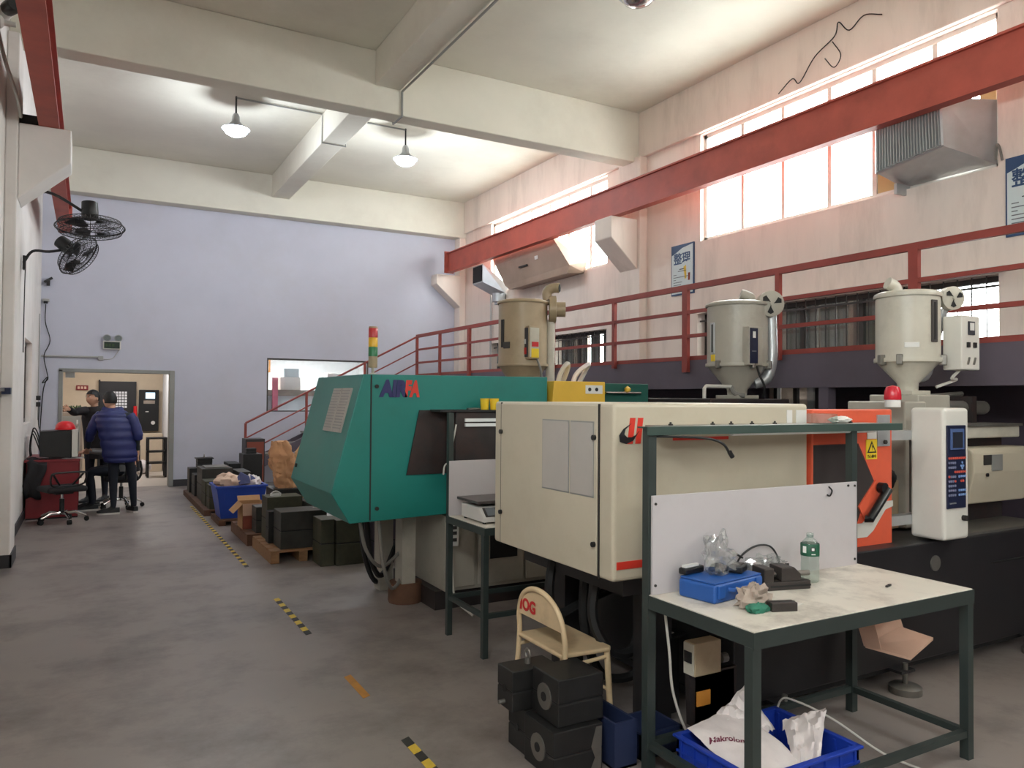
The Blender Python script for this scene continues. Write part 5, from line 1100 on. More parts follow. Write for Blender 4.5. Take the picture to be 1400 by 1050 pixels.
tag(MB().lathe([(0.05, 0), (0.055, 0.0), (0.055, 0.028), (0.05, 0.028)], (1.73, 8.2, 0.56), 20, caps=False).tube([(1.73+0.05*math.cos(a*PI/8), 8.2, 0.562+0.045*math.sin(a*PI/8)) for a in range(9)], 0.008, 6).build('tape_ring', 'sticker_white', smooth=True), 'white tape ring on top of the olive mould block', 'tape')
mm(1.93, 2.06, 7.15, 7.45, 0.0, 0.44, 'mold_olive', 'tall olive mould plate standing on the floor beside the pallet')
mm(2.07, 2.36, 7.12, 7.45, 0.0, 0.43, 'mold_olive', 'tall dark olive mould block on the floor under the green cover')
mm(2.45, 2.80, 7.15, 7.5, 0.0, 0.40, 'dark_wall', 'purple black mould block on the floor behind the green machine hoses')
tag(bag_sheet('white_scrap', [(2.0, 7.75, 0.48), (2.10, 7.70, 0.485), (2.12, 7.60, 0.50), (2.02, 7.65, 0.49)], '', 2, 0.012, 0.01, 8)[0], 'white plastic scrap draped over the wide mould block', 'plastic scrap')
tag(lump('rag_lump', 'cloth_grey', None, (1.98, 7.505, 0.145), 0.035, 0.02, 0.035, 6, lo=0.12), 'grey rag lump on the pallet corner in front of the mould', 'rag')
# far mould row
FAR = [(1.40, 1.66, 12.95, 13.25, 0.08, 0.46, 'mold_black', 'black mould block farthest back beside the back wall'),
       (1.42, 1.74, 12.45, 12.85, 0.08, 0.40, 'mold_black', 'low black mould block second from the back wall'),
       (1.44, 1.86, 11.75, 12.35, 0.08, 0.55, 'mold_steel', 'broad dark mould block with pale top in the back row'),
       (1.42, 1.70, 11.25, 11.65, 0.08, 0.42, 'mold_olive', 'olive mould block next to the long pallet end'),
       (1.43, 1.76, 10.90, 11.18, 0.08, 0.40, 'mold_olive', 'olive brown mould block directly behind the blue bin'),
       (1.90, 2.08, 12.4, 12.9, 0.08, 0.56, 'mold_black', 'narrow black mould block in the back row near the stairs'),
       (1.92, 2.09, 11.6, 12.2, 0.08, 0.50, 'mold_steel', 'narrow dark mould block beside the broad mould in the back row')]
for f in FAR: mm(*f)
t = mm(1.52, 1.74, 12.97, 13.2, 0.462, 0.60, 'mold_black', 'small black mould with flanged top stacked by the back wall', extras=('eye',)); box('top_flange', 'mold_black', t, 1.50, 1.76, 12.95, 13.22, 0.60, 0.615)
tag(MB().box(1.50, 1.82, 11.85, 12.25, 0.552, 0.566).build('steel_plate', 'steel_worn', bevel=0.003), 'pale steel plate lying on the broad dark mould', 'plate')
mm(2.20, 2.50, 12.9, 13.3, 0.0, 0.66, 'mold_black', 'tall black mould block at the foot of the stairs'); mm(2.26, 2.42, 12.98, 13.15, 0.662, 0.75, 'mold_black', 'little black mould block stacked on the tall one by the stairs')
t = thing('steel_cabinet', (2.5, 13.8, 0), 'rusty brown steel cabinet at the foot of the staircase', 'cabinet')
MB().box(2.36, 2.68, 13.62, 14.0, 0.0, 0.87).build('cabinet_body', 'machine_dark', t, bevel=0.006); box('cabinet_door', 'carton_red', t, 2.38, 2.66, 13.61, 13.622, 0.05, 0.82); box('door_handle', 'steel_worn', t, 2.62, 2.64, 13.595, 13.61, 0.42, 0.52)
# blue bin with bags
t = thing('storage_bin', (1.70, 10.28, 0.07), 'tall bright blue plastic bin full of bags by the walkway tape', 'bin')
def frus(z0, z1, g0, g1):
    b = (1.46, 1.94, 10.08, 10.52); f = lambda g, z: [(b[0]-g, b[2]-g, z), (b[1]+g, b[2]-g, z), (b[1]+g, b[3]+g, z), (b[0]-g, b[3]+g, z)]
    return f(g0, z0) + f(g1, z1)
MB().add(frus(0.07, 0.46, 0.0, 0.06) + frus(0.08, 0.46, -0.01, 0.05), [(0,3,2,1), (8,9,10,11)] + [(i, (i+1) % 4, (i+1) % 4+4, i+4) for i in range(4)] + [(i+8, i+12, (i+1) % 4+12, (i+1) % 4+8) for i in range(4)] + [(i+4, (i+1) % 4+4, (i+1) % 4+12, i+12) for i in range(4)]).build('bin_body', 'blue_plastic', t)
rim = MB()
for e in ((1.385, 2.015, 10.005, 10.035), (1.385, 2.015, 10.565, 10.595), (1.385, 1.415, 10.035, 10.565), (1.985, 2.015, 10.035, 10.565)): rim.box(*e, 0.45, 0.48)
rim.build('bin_rim', 'blue_plastic', t, bevel=0.006)
for xx in (1.50, 1.90): box('rib', 'blue_plastic', t, xx-0.008, xx+0.008, 10.03, 10.06, 0.30, 0.45)
tag(lump('stuffed_bag', 'bag_pink', None, (1.58, 10.28, 0.50), 0.17, 0.20, 0.12, 12, 0.3, n=24, k=14, lo=0.40), 'pink beige stuffed plastic bag bulging out of the blue bin', 'bag')
tag(lump('stuffed_bag', 'bag_white', None, (1.86, 10.28, 0.48), 0.11, 0.18, 0.10, 14, 0.35, n=22, k=12, lo=0.40), 'white crumpled bag at the inner side of the blue bin', 'bag')
t = thing('blue_cloth', (1.72, 10.15, 0.50), 'pale blue folded cloth sticking up from the blue bin', 'cloth'); MB().wedge([(1.68, 10.13, 0.48), (1.82, 10.12, 0.50), (1.80, 10.14, 0.58), (1.70, 10.16, 0.635), (1.66, 10.14, 0.58)], (0.01, 0.02, 0)).build('cloth_fold', 'cloth_blue', t); MB().wedge([(1.82, 10.12, 0.50), (1.88, 10.14, 0.55), (1.82, 10.15, 0.60)], (0.01, 0.02, 0)).build('cloth_corner', 'cloth_blue', t)
# open carton
t = thing('open_carton', (1.62, 9.0, 0.12), 'small open brown carton with raised flap on the dark pallet', 'carton')
cx0, cx1, cy0, cy1, cz0, cz1 = 1.515, 1.765, 8.88, 9.2, 0.12, 0.40
box('carton_front', 'carton_red', t, cx0, cx1, cy0, cy0+0.006, cz0, cz1); box('carton_back', 'kraft', t, cx0, cx1, cy1-0.006, cy1, cz0, cz1); box('carton_side', 'kraft', t, cx0, cx0+0.006, cy0, cy1, cz0, cz1); box('carton_side', 'kraft', t, cx1-0.006, cx1, cy0, cy1, cz0, cz1)
MB().wedge([(cx0, cy0, cz1), (cx0, cy1, cz1), (cx0-0.10, cy1, cz1-0.10), (cx0-0.10, cy0, cz1-0.10)], (0.004, 0, 0.004)).build('carton_flap', 'kraft', t)
MB().wedge([(cx0, cy0, cz1), (cx1, cy0, cz1), (cx1, cy0-0.02, cz1-0.13), (cx0, cy0-0.02, cz1-0.13)], (0, -0.004, 0)).build('carton_flap', 'carton_pale', t); MB().wedge([(cx0, cy1, cz1), (cx1, cy1, cz1), (cx1, cy1+0.05, cz1+0.05), (cx0, cy1+0.05, cz1+0.05)], (0, 0.004, 0)).build('carton_flap', 'kraft', t)
# kraft bag
from mathutils import noise as _ns
def sack(name, c, w, d, h, m, label, lean=(0, 0), seed=1):
    rings = []
    for i in range(31):
        v = i/30; k = (0.94 + 0.10*math.sin(PI*v*0.9)) * (1.0 if v < 0.72 else 1-0.35*(v-0.72)/0.28); r = []
        for j in range(48):
            a = 2*PI*j/48; ca, sa = math.cos(a), math.sin(a); q = (abs(ca)**5+abs(sa)**5)**(-1/5)
            nn = _ns.noise(Vector((ca*2+seed, sa*2, v*5)))*0.22 - abs(_ns.noise(Vector((ca*3.3, sa*3.3+seed, v*7))))*0.30 + abs(_ns.noise(Vector((ca*7, sa*7+seed, v*15))))*0.12 + 0.05
            r.append(Vector((c[0]+lean[0]*v+ca*q*w/2*k*(1+nn), c[1]+lean[1]*v+sa*q*d/2*k*(1+nn)*(1-0.45*max(0, v-0.6)), c[2]+h*v+(0.04*_ns.noise(Vector((ca*2, sa*2, seed))) if v > 0.9 else 0))))
        rings.append(r)
    o = MB().loft(rings).build(name, m, None, smooth=True); tag(o, label, 'bag'); return o
sack('paper_sack', (1.98, 8.76, 0.582), 0.25, 0.24, 0.52, 'kraft_bag', 'crumpled kraft paper sack standing on the black mould', (-0.10, 0.0), 4)
t = thing('leaning_carton', (2.3, 9.3, 0.12), 'tall flattened tan cardboard leaning behind the kraft paper sack', 'carton')
MB().wedge([(2.06, 9.05, 0.12), (2.14, 9.45, 0.12), (2.42, 9.45, 1.20), (2.12, 9.05, 0.95)], (0.01, 0, 0)).build('carton_sheet', 'kraft', t); MB().wedge([(2.14, 9.45, 0.12), (2.40, 9.42, 0.12), (2.60, 9.42, 1.15), (2.42, 9.45, 1.20)], (0, 0.01, 0)).build('carton_sheet', 'kraft', t)

# ---------------------------------------------------------------- floor tape
def tape(y0, y1, step, label, w=0.045, plain=None):
    t = thing('floor_tape', (1.32, (y0+y1)/2, 0), label, 'floor tape')
    k = max(1, int(round((y1-y0)/step)))
    for i in range(k):
        a, b = y0+(y1-y0)*i/k, y0+(y1-y0)*(i+1)/k; sh = 0.02
        MB().wedge([(1.32-w/2, a, 0.001), (1.32+w/2, a+sh, 0.001), (1.32+w/2, b+sh, 0.001), (1.32-w/2, b, 0.001)], (0, 0, 0.0012)).build('tape_band', plain or ('hazard_yellow' if i % 2 else 'hazard_black'), t)
tape(7.45, 11.9, 0.085, 'long yellow and black hazard tape beside the pallets', 0.04)
tape(5.15, 6.18, 0.085, 'yellow and black hazard tape piece level with the green machine')
tape(3.93, 4.28, 0.4, 'short worn plain orange tape piece on the floor', plain='tape_orange')
tape(2.80, 3.37, 0.085, 'yellow and black hazard tape piece nearest the small mould stack')
# ================================================================ ROOMS BEYOND, DESK, PEOPLE
# ---- lobby
t = thing('security_door', (0.54, 18.2, 0), 'black steel door with barred white window in the room beyond the doorway', 'door')
box('door_leaf', 'black_paint', t, 0.20, 0.88, 18.12, 18.19, 0.02, 1.90); box('door_casing', 'black_matte', t, 0.17, 0.20, 18.10, 18.19, 0, 1.93)
for i in range(5):
    for j in range(6): box('window_pane', 'office_white', t, 0.44+i*0.055, 0.482+i*0.055, 18.112, 18.122, 1.34+j*0.06, 1.385+j*0.06)
t = thing('time_clock', (1.12, 18.2, 0.84), 'tall black wall terminal with lit blue screen beyond the doorway', 'terminal')
box('terminal_body', 'black_plastic', t, 0.93, 1.32, 18.08, 18.19, 0.84, 1.73, bevel=0.01); box('screen', 'screen_lit', t, 1.06, 1.24, 18.072, 18.082, 1.54, 1.67); box('reader_strip', 'office_wood', t, 1.02, 1.24, 18.072, 18.082, 1.43, 1.50)
MB().tube([(1.21, 18.08, 1.02), (1.21, 18.065, 1.02)], 0.04, 16).build('round_lock', 'sticker_white', t); box('key_slot', 'sticker_white', t, 1.06, 1.12, 18.072, 18.082, 1.25, 1.27)
tag(MB().box(0.90, 1.38, 17.75, 18.18, 0.0, 0.80).build('low_counter', 'office_cream', bevel=0.01), 'low cream counter under the black wall terminal', 'counter')
t = thing('wall_sign', (-0.13, 18.2, 1.71), 'small red sign with pale lettering on the wall beyond the doorway', 'sign')
box('sign_board', 'red_desk', t, -0.24, -0.02, 18.17, 18.19, 1.71, 1.81); [box('sign_mark', 'bag_pink', t, -0.215+k*0.06, -0.175+k*0.06, 18.166, 18.172, 1.735, 1.785) for k in range(3)]
tag(MB().tube([(0.86, 18.0, 0.0), (0.86, 18.0, 1.38)], 0.035, 12).build('red_post', 'red_gloss'), 'slim red post beside the black security door', 'post')
t = thing('stool_rack', (1.15, 16.6, 0), 'black steel rack with shelves beyond the doorway', 'rack')
for z in (0.78, 0.52, 0.30): box('shelf', 'black_paint', t, 1.0, 1.36, 16.4, 16.75, z-0.03, z)
for xx in (1.02, 1.34):
    for yy in (16.42, 16.73): box('leg', 'black_paint', t, xx-0.02, xx+0.02, yy-0.02, yy+0.02, 0, 0.75)
tag(lump('white_sack', 'bag_white', None, (0.98, 17.3, 0.14), 0.16, 0.14, 0.14, 21, 0.2, lo=0.0), 'white sack on the floor beside the black rack', 'sack')
t = thing('side_cabinet', (-0.35, 17.2, 0), 'grey cabinet against the wall beyond the doorway', 'cabinet'); box('cabinet_body', 'office_wood', t, -0.70, -0.10, 16.9, 17.5, 0, 1.28, bevel=0.01); box('cabinet_door', 'frame_grey', t, -0.66, -0.14, 16.885, 16.9, 0.08, 1.20)
t = thing('potted_plant', (-0.30, 17.1, 1.28), 'low leafy plant in a tray on the grey cabinet', 'plant'); box('tray', 'wood_dark', t, -0.5, -0.12, 17.0, 17.2, 1.28, 1.33)
mb = MB()
for k in range(60):
    p = Vector((random.uniform(-0.48, -0.14), random.uniform(17.02, 17.18), 1.33)); d = Vector((random.uniform(-0.06, 0.06), random.uniform(-0.06, 0.04), random.uniform(0.02, 0.09)))
    s = d.cross(Vector((0, 0, 1))).normalized()*0.018; mb.add([p-s*0.3, p+s*0.3, p+d*0.6+s, p+d, p+d*0.6-s], [(0, 1, 2, 3, 4)])
mb.build('leaves', 'leaf_green', t, kind='stuff')
tag(MB().box(-0.36, -0.22, 14.95, 15.05, 1.90, 2.0).build('door_lamp', 'tube_white', bevel=0.005), 'small white lamp box inside the top corner of the doorway', 'lamp')
# ---- office behind the glass
t = thing('office_counter', (3.9, 15.7, 0), 'long grey counter with pink posts behind the office window', 'counter')
box('counter_board', 'office_wood', t, 2.45, 5.5, 15.5, 15.9, 1.62, 1.74)
for xx in (3.22, 4.15, 5.1): box('post', 'pink_post', t, xx-0.05, xx+0.05, 15.42, 15.5, 0, 1.98)
box('counter_panel', 'office_white', t, 2.45, 5.5, 15.6, 15.62, 0, 1.62)
tag(MB().box(2.6, 3.08, 15.45, 15.59, 0.0, 1.60).build('dark_locker', 'frame_dark', bevel=0.01), 'dark locker under the counter behind the office window', 'locker')
for i, (a, b, z0, z1, lab) in enumerate(((2.60, 3.10, 1.74, 2.06, 'pale grey file box at the edge of the office window counter'), (3.35, 3.75, 1.74, 2.0, 'low white file box next to the pink post on the counter'), (3.42, 3.72, 2.0, 2.18, 'white box stacked on the low file box on the counter'), (4.3, 4.7, 1.74, 2.10, 'white file box beyond the middle pink post'))):
    tag(MB().box(a, b, 15.58, 15.86, z0, z1).build('file_box', ('office_wood', 'paper', 'poster_paper', 'paper')[i], bevel=0.008), lab, 'box')
t = thing('wall_picture', (3.35, 17.6, 2.0), 'small orange framed picture on the office wall', 'picture'); box('frame', 'sticker_orange', t, 3.2, 3.55, 17.56, 17.59, 2.15, 2.45); box('sheet', 'paper', t, 3.24, 3.51, 17.55, 17.562, 2.19, 2.41)

# ---- red desk with monitor
t = thing('office_desk', (-0.39, 12.05, 0), 'dark red office desk standing against the side wall', 'desk')
box('desktop', 'red_desk', t, -0.71, -0.09, 11.48, 12.62, 0.735, 0.765, bevel=0.004); box('front_panel', 'red_desk', t, -0.69, -0.11, 11.50, 11.525, 0.02, 0.735); box('back_panel', 'red_desk', t, -0.69, -0.11, 12.575, 12.60, 0.02, 0.735); box('modesty_panel', 'red_desk', t, -0.69, -0.665, 11.525, 12.575, 0.10, 0.735)
for yy in (11.52, 12.2): box('drawer', 'red_desk', t, -0.12, -0.10, yy+0.02, yy+0.34, 0.45, 0.72)
box('foot_rail', 'black_matte', t, -0.69, -0.11, 11.50, 12.60, 0.0, 0.02)
t = thing('computer_monitor', (-0.34, 11.75, 0.765), 'bulky black backed monitor with white front on the red desk', 'monitor')
MB().prism([(-0.55, 0.80), (-0.55, 1.13), (-0.19, 1.145), (-0.19, 0.78)], 'Y', 11.52, 11.96).build('casing', 'black_plastic', t, bevel=0.01); box('front_bezel', 'white_enamel', t, -0.19, -0.12, 11.50, 11.98, 0.79, 1.15, bevel=0.008); box('screen', 'panel_dark', t, -0.122, -0.115, 11.54, 11.94, 0.83, 1.11); box('foot', 'black_plastic', t, -0.45, -0.25, 11.6, 11.88, 0.765, 0.80)
t = thing('safety_helmet', (-0.27, 11.66, 1.147), 'red safety helmet lying on top of the monitor', 'helmet')
MB().lathe([(0.115, 0.0), (0.118, 0.01), (0.112, 0.05), (0.085, 0.09), (0.04, 0.11), (0.001, 0.113)], (-0.27, 11.66, 1.147), 24, caps=False).build('shell', 'red_gloss', t, smooth=True); MB().lathe([(0.10, 0.0), (0.125, 0.0), (0.125, 0.008), (0.112, 0.012)], (-0.27, 11.66, 1.147), 24).build('brim', 'red_gloss', t, smooth=True)
t = thing('desk_fan', (-0.14, 11.78, 1.15), 'tiny white round clip fan on the monitor edge', 'fan'); MB().tube([(-0.145, 11.78, 1.22), (-0.125, 11.78, 1.22)], 0.05, 16).build('fan_ring', 'white_enamel', t); box('clip', 'white_enamel', t, -0.155, -0.12, 11.76, 11.80, 1.15, 1.18)
tag(bag_sheet('paper_sheet', [(-0.30, 11.50, 0.772), (-0.06, 11.50, 0.772), (-0.04, 11.72, 0.775), (-0.30, 11.72, 0.775)], '', 4, 0.006, 0.004, 8)[0], 'white papers lying on the red desk beside the monitor', 'paper')
t = thing('keyboard', (-0.0, 12.2, 0.765), 'dark keyboard on the red desk', 'keyboard'); box('board', 'frame_dark', t, -0.26, -0.12, 12.02, 12.42, 0.765, 0.785); box('keys', 'black_matte', t, -0.25, -0.13, 12.03, 12.41, 0.785, 0.79)
t = thing('draped_jacket', (-0.55, 11.47, 0.3), 'dark jacket draped over the front corner of the red desk', 'jacket')
bm_ = []
for i in range(10):
    v = i/9; z = 0.775-0.50*v if i else 0.785; y = 11.47-0.02-0.03*math.sin(v*PI) if i else 11.55
    bm_.append([(-0.69+0.02*math.sin(v*7)+k*0.032*(1-0.3*v), y-0.014*math.sin(k*1.3+v*3), z+0.02*math.sin(k*0.8)) for k in range(8)])
MB().loft(bm_, caps=False, closed=False).build('jacket_cloth', 'coat_black', t, smooth=True)
o = t.children[0].modifiers.new('thick', 'SOLIDIFY'); o.thickness = 0.02
for k in range(3): tag(cable('desk_cable', 'cable_black', None, [(-0.55, 11.98+0.06*k, 0.80), (-0.60, 12.0+0.08*k, 0.95+0.06*k), (-0.66, 12.05+0.1*k, 1.08+0.03*k), (-0.69, 12.1+0.1*k, 0.9), (-0.68, 12.1+0.12*k, 0.77)], 0.009), ('lowest', 'middle', 'highest')[k] + ' black cable loop behind the monitor on the desk', 'cable')

def office_chair(x, y, ang, label, arms=True):
    t = thing('office_chair', (x, y, 0), label, 'chair'); t.rotation_euler = (0, 0, ang); ORG[t.name] = Vector((0, 0, 0))
    for k in range(5):
        a = 2*PI*k/5+0.3; d = Vector((math.cos(a), math.sin(a), 0))
        l = MB().tube([d*0.03+Vector((0, 0, 0.12)), d*0.15+Vector((0, 0, 0.125)), d*0.27+Vector((0, 0, 0.075))], [0.022, 0.02, 0.014], 8).build('base_arm', 'chrome', t, smooth=True)
        c = d*0.275; n_ = Vector((-d.y, d.x, 0)); MB().tube([c+Vector((0, 0, 0.03))-n_*0.022, c+Vector((0, 0, 0.03))+n_*0.022], 0.03, 12).build('caster', 'black_rubber', l)
    MB().tube([(0, 0, 0.10), (0, 0, 0.30)], 0.028, 10).build('gas_column', 'black_plastic', t); MB().tube([(0, 0, 0.24), (0, 0, 0.38)], 0.016, 10).build('piston', 'chrome', t)
    MB().box(-0.23, 0.23, -0.22, 0.22, 0.39, 0.46).build('seat', 'coat_black', t, bevel=0.03, seg=3)
    MB().box(-0.10, 0.10, -0.10, 0.10, 0.36, 0.39).build('tilt_plate', 'black_paint', t)
    rings = []
    if not arms:
        MB().tube(curve_pts([(-0.19, 0.20, 0.50), (-0.20, 0.23, 0.60), (-0.15, 0.24, 0.64), (0.15, 0.24, 0.64), (0.20, 0.23, 0.60), (0.19, 0.20, 0.50), (0.12, 0.17, 0.47), (-0.12, 0.17, 0.47), (-0.19, 0.20, 0.50)], 48), 0.012, 8).build('back_frame', 'black_plastic', t, smooth=True)
        for s in (-1, 1): MB().tube([(s*0.02, 0.10, 0.40), (s*0.17, 0.21, 0.62)], 0.012, 8).build('back_strut', 'black_plastic', t)
        return t
    for i in range(9):
        z = 0.52+0.36*i/8; w = 0.20-0.03*abs(i-4)/4; r = [Vector((w*math.cos(q)*1.0, 0.215+0.03*((math.cos(q)*1.0)**2)*-1+0.025*math.sin(q), z)) for q in [2*PI*j/14 for j in range(14)]]
        rings.append(r)
    MB().loft(rings).build('backrest', 'coat_black', t, smooth=True)
    MB().tube(curve_pts([(0, 0.08, 0.38), (0, 0.22, 0.40), (0, 0.26, 0.52), (0, 0.24, 0.66)], 12), 0.016, 8).build('back_stem', 'black_paint', t)
    if arms:
        for s in (-1, 1): MB().tube(curve_pts([(s*0.2, 0.05, 0.40), (s*0.27, 0.05, 0.48), (s*0.27, 0.05, 0.62), (s*0.27, -0.02, 0.645), (s*0.27, -0.16, 0.63)], 16), 0.014, 8).build('armrest', 'black_plastic', t, smooth=True)
    return t
office_chair(-0.28, 11.14, math.radians(200), 'empty black office chair with chrome star base before the red desk', arms=False)
office_chair(0.42, 12.25, math.radians(-90), 'black office chair holding the seated person at the desk')

# ---------------------------------------------------------------- people
def person(name, base, J, bones, face, label, hands, hair_len=0.0, garment=None, hairm='hair'):
    """J: joint -> (x, y, z, r); bones: (a, b, material); hands: (wrist joint, direction, thumb side, pose)"""
    names = list(J); vs = [Vector(J[k][:3]) for k in names]; rad = [J[k][3] for k in names]; es = []; em = []
    idx = {k: i for i, k in enumerate(names)}
    for a, b, m in bones: es.append((idx[a], idx[b])); em.append(m)
    for wj, d, side, curl in hands:
        d = Vector(d).normalized(); s = Vector(side).normalized(); s = (s-d*s.dot(d)).normalized(); nn = d.cross(s)
        w = Vector(J[wj][:3]); palm = w+d*0.055
        vs.append(palm); rad.append(0.026); pi = len(vs)-1; es.append((idx[wj], pi)); em.append('skin')
        for k, (off, ln) in enumerate(((-0.027, 0.060), (-0.009, 0.072), (0.009, 0.076), (0.027, 0.068))):
            p0 = palm+d*0.028+s*off; dirv = (d+s*off*3).normalized()
            p1 = p0+dirv*ln*0.55; p2 = p1+(dirv*(1-curl)+nn*curl).normalized()*ln*0.45
            n0 = len(vs); vs += [p0, p1, p2]; rad += [0.0105, 0.0095, 0.008]; es += [(pi, n0), (n0, n0+1), (n0+1, n0+2)]; em += ['skin']*3
        p0 = palm+s*0.034-d*0.012; p1 = p0+(s*0.6+d*0.8).normalized()*0.035; p2 = p1+d*0.028
        n0 = len(vs); vs += [p0, p1, p2]; rad += [0.012, 0.0105, 0.009]; es += [(pi, n0), (n0, n0+1), (n0+1, n0+2)]; em += ['skin']*3
    me = bpy.data.meshes.new('skel'); me.from_pydata([tuple(v) for v in vs], es, []); ob = bpy.data.objects.new('skel', me); COL.objects.link(ob)
    sk = ob.modifiers.new('skin', 'SKIN'); sk.use_smooth_shade = True
    for i, sv in enumerate(me.skin_vertices[0].data): sv.radius = (rad[i], rad[i]); sv.use_root = (i == idx['pelvis'])
    sb = ob.modifiers.new('sub', 'SUBSURF'); sb.levels = 2; sb.render_levels = 2
    body = bpy.data.meshes.new_from_object(ob.evaluated_get(bpy.context.evaluated_depsgraph_get())); bpy.data.objects.remove(ob)
    mats = []
    for m in em + ['skin', 'hair', 'red_desk', 'shoe_sole']:
        if m not in mats: mats.append(m)
    segs = [(vs[a], vs[b], mats.index(m)) for (a, b), m in zip(es, em)]
    # head: shaped ellipsoid in the same mesh
    hd = Vector(J['head'][:3]); f = Vector(face).normalized(); up = Vector((0, 0, 1)); rt = f.cross(up).normalized(); up = rt.cross(f).normalized()
    hv, hf = [], []; NR, NS = 18, 24
    for i in range(NR+1):
        th = PI*i/NR
        for j in range(NS):
            ph = 2*PI*j/NS; a, b, c = math.sin(th)*math.cos(ph), math.sin(th)*math.sin(ph), math.cos(th)   # a forward, b right, c up
            wx, wy, wz = 0.098, 0.078, 0.118
            if c < -0.1: wy *= 1-0.30*(-c-0.1); wx *= 1-0.12*(-c-0.1)
            p = f*(a*wx) + rt*(b*wy) + up*(c*wz)
            if a > 0.75 and abs(b) < 0.28: # nose, lips, brow
                if -0.35 < c < 0.12: p += f*(0.022*max(0, 1-abs(b)/0.26)*(0.4+0.6*(0.12-c)/0.47))
                if -0.62 < c < -0.45: p += f*0.005
            if a > 0.6 and 0.12 < c < 0.32 and abs(b) > 0.16: p -= f*0.006
            hv.append(hd+p)
    for i in range(NR):
        for j in range(NS): hf.append((i*NS+j, (i+1)*NS+j, (i+1)*NS+(j+1) % NS, i*NS+(j+1) % NS))
    bm = bmesh.new(); bm.from_mesh(body)
    for fc in bm.faces:
        c = fc.calc_center_median(); best, bi = 1e9, 0
        for a, b, mi in segs:
            ab = b-a; L2 = ab.length_squared; tt = 0 if L2 == 0 else max(0, min(1, (c-a).dot(ab)/L2)); dd = (c-(a+ab*tt)).length
            if dd < best: best, bi = dd, mi
        fc.material_index = bi; fc.smooth = True
    sm = mats.index('skin'); bv = [bm.verts.new(v) for v in hv]
    for q in hf:
        try:
            fc = bm.faces.new([bv[i] for i in q]); fc.material_index = sm; fc.smooth = True
        except ValueError: pass
    def blob(c, rx, ry, rz_, mi):
        r = bmesh.ops.create_icosphere(bm, subdivisions=2, radius=1.0)
        for v in r['verts']: v.co = c + rt*(v.co.x*rx) + f*(v.co.y*ry) + up*(v.co.z*rz_)
        for v in r['verts']:
            for fc in v.link_faces: fc.material_index = mi; fc.smooth = True
    for s in (-1, 1):
        blob(hd+rt*(s*0.078)-up*0.008-f*0.005, 0.010, 0.020, 0.030, sm)
        blob(hd+rt*(s*0.031)+up*0.018+f*0.082, 0.013, 0.010, 0.007, mats.index('shoe_sole')); blob(hd+rt*(s*0.031)+up*0.018+f*0.089, 0.006, 0.005, 0.006, mats.index('hair'))
        blob(hd+rt*(s*0.031)+up*0.036+f*0.084, 0.018, 0.008, 0.004, mats.index('hair'))
    blob(hd-up*0.062+f*0.080, 0.022, 0.010, 0.005, mats.index('red_desk'))
    bmesh.ops.recalc_face_normals(bm, faces=bm.faces)
    body.materials.clear()
    for m in mats: body.materials.append(MATS[m])
    bm.to_mesh(body); bm.free()
    t = thing(name, base, label, 'person')
    body.transform(Matrix.Translation(-Vector(base))); body.name = 'body'; bo = bpy.data.objects.new('body', body); COL.objects.link(bo); bo.parent = t; ORG[bo.name] = Vector(base)
    # hair cap
    hc = []
    for i in range(10):
        th = (PI*0.60)*i/9
        r = []
        for j in range(28):
            ph = 2*PI*j/28; a, b, c = math.sin(th)*math.cos(ph), math.sin(th)*math.sin(ph), math.cos(th)
            cc = max(c, 0.42) if a > 0.35 else max(c, 0.12 if a > -0.1 else -0.35-hair_len)
            k = 1.09+0.03*_ns.noise(Vector((a*5, b*5, c*5)))
            r.append(hd + f*(a*0.098*k) + rt*(b*0.080*k) + up*(cc*0.120*k))
        hc.append(r)
    MB().loft(hc, caps=False).build('hair', hairm, t, smooth=True)
    return t
def torso(t, name, m, secs, face, quilt=0.0, nq=0, n=28, steps=5):
    f = Vector(face).normalized(); rt = f.cross(Vector((0, 0, 1))).normalized(); rings = []
    for i in range(len(secs)-1):
        for s in range(steps):
            u = s/steps; a, b = secs[i], secs[i+1]; c = Vector(a[0]).lerp(Vector(b[0]), u); w = a[1]*(1-u)+b[1]*u; d = a[2]*(1-u)+b[2]*u; v = (i+u)/(len(secs)-1)
            k = 1 + quilt*abs(math.sin(PI*nq*v))
            rings.append([c + rt*(w*k*math.copysign(abs(math.cos(q))**0.8, math.cos(q))) + f*(d*k*math.copysign(abs(math.sin(q))**0.8, math.sin(q))) for q in [2*PI*j/n for j in range(n)]])
    a = secs[-1]; rings.append([Vector(a[0]) + rt*(a[1]*math.cos(q)) + f*(a[2]*math.sin(q)) for q in [2*PI*j/n for j in range(n)]])
    return MB().loft(rings).build(name, m, t, smooth=True)
def sleeve(t, m, pts, r, nq=0, quilt=0.0, name='sleeve'):
    P = curve_pts(pts, 24); rs = [(r[0]*(1-i/(len(P)-1))+r[1]*i/(len(P)-1))*(1+quilt*abs(math.sin(PI*nq*i/(len(P)-1)))) for i in range(len(P))]
    return MB().tube(P, rs, 14).build(name, m, t, smooth=True)
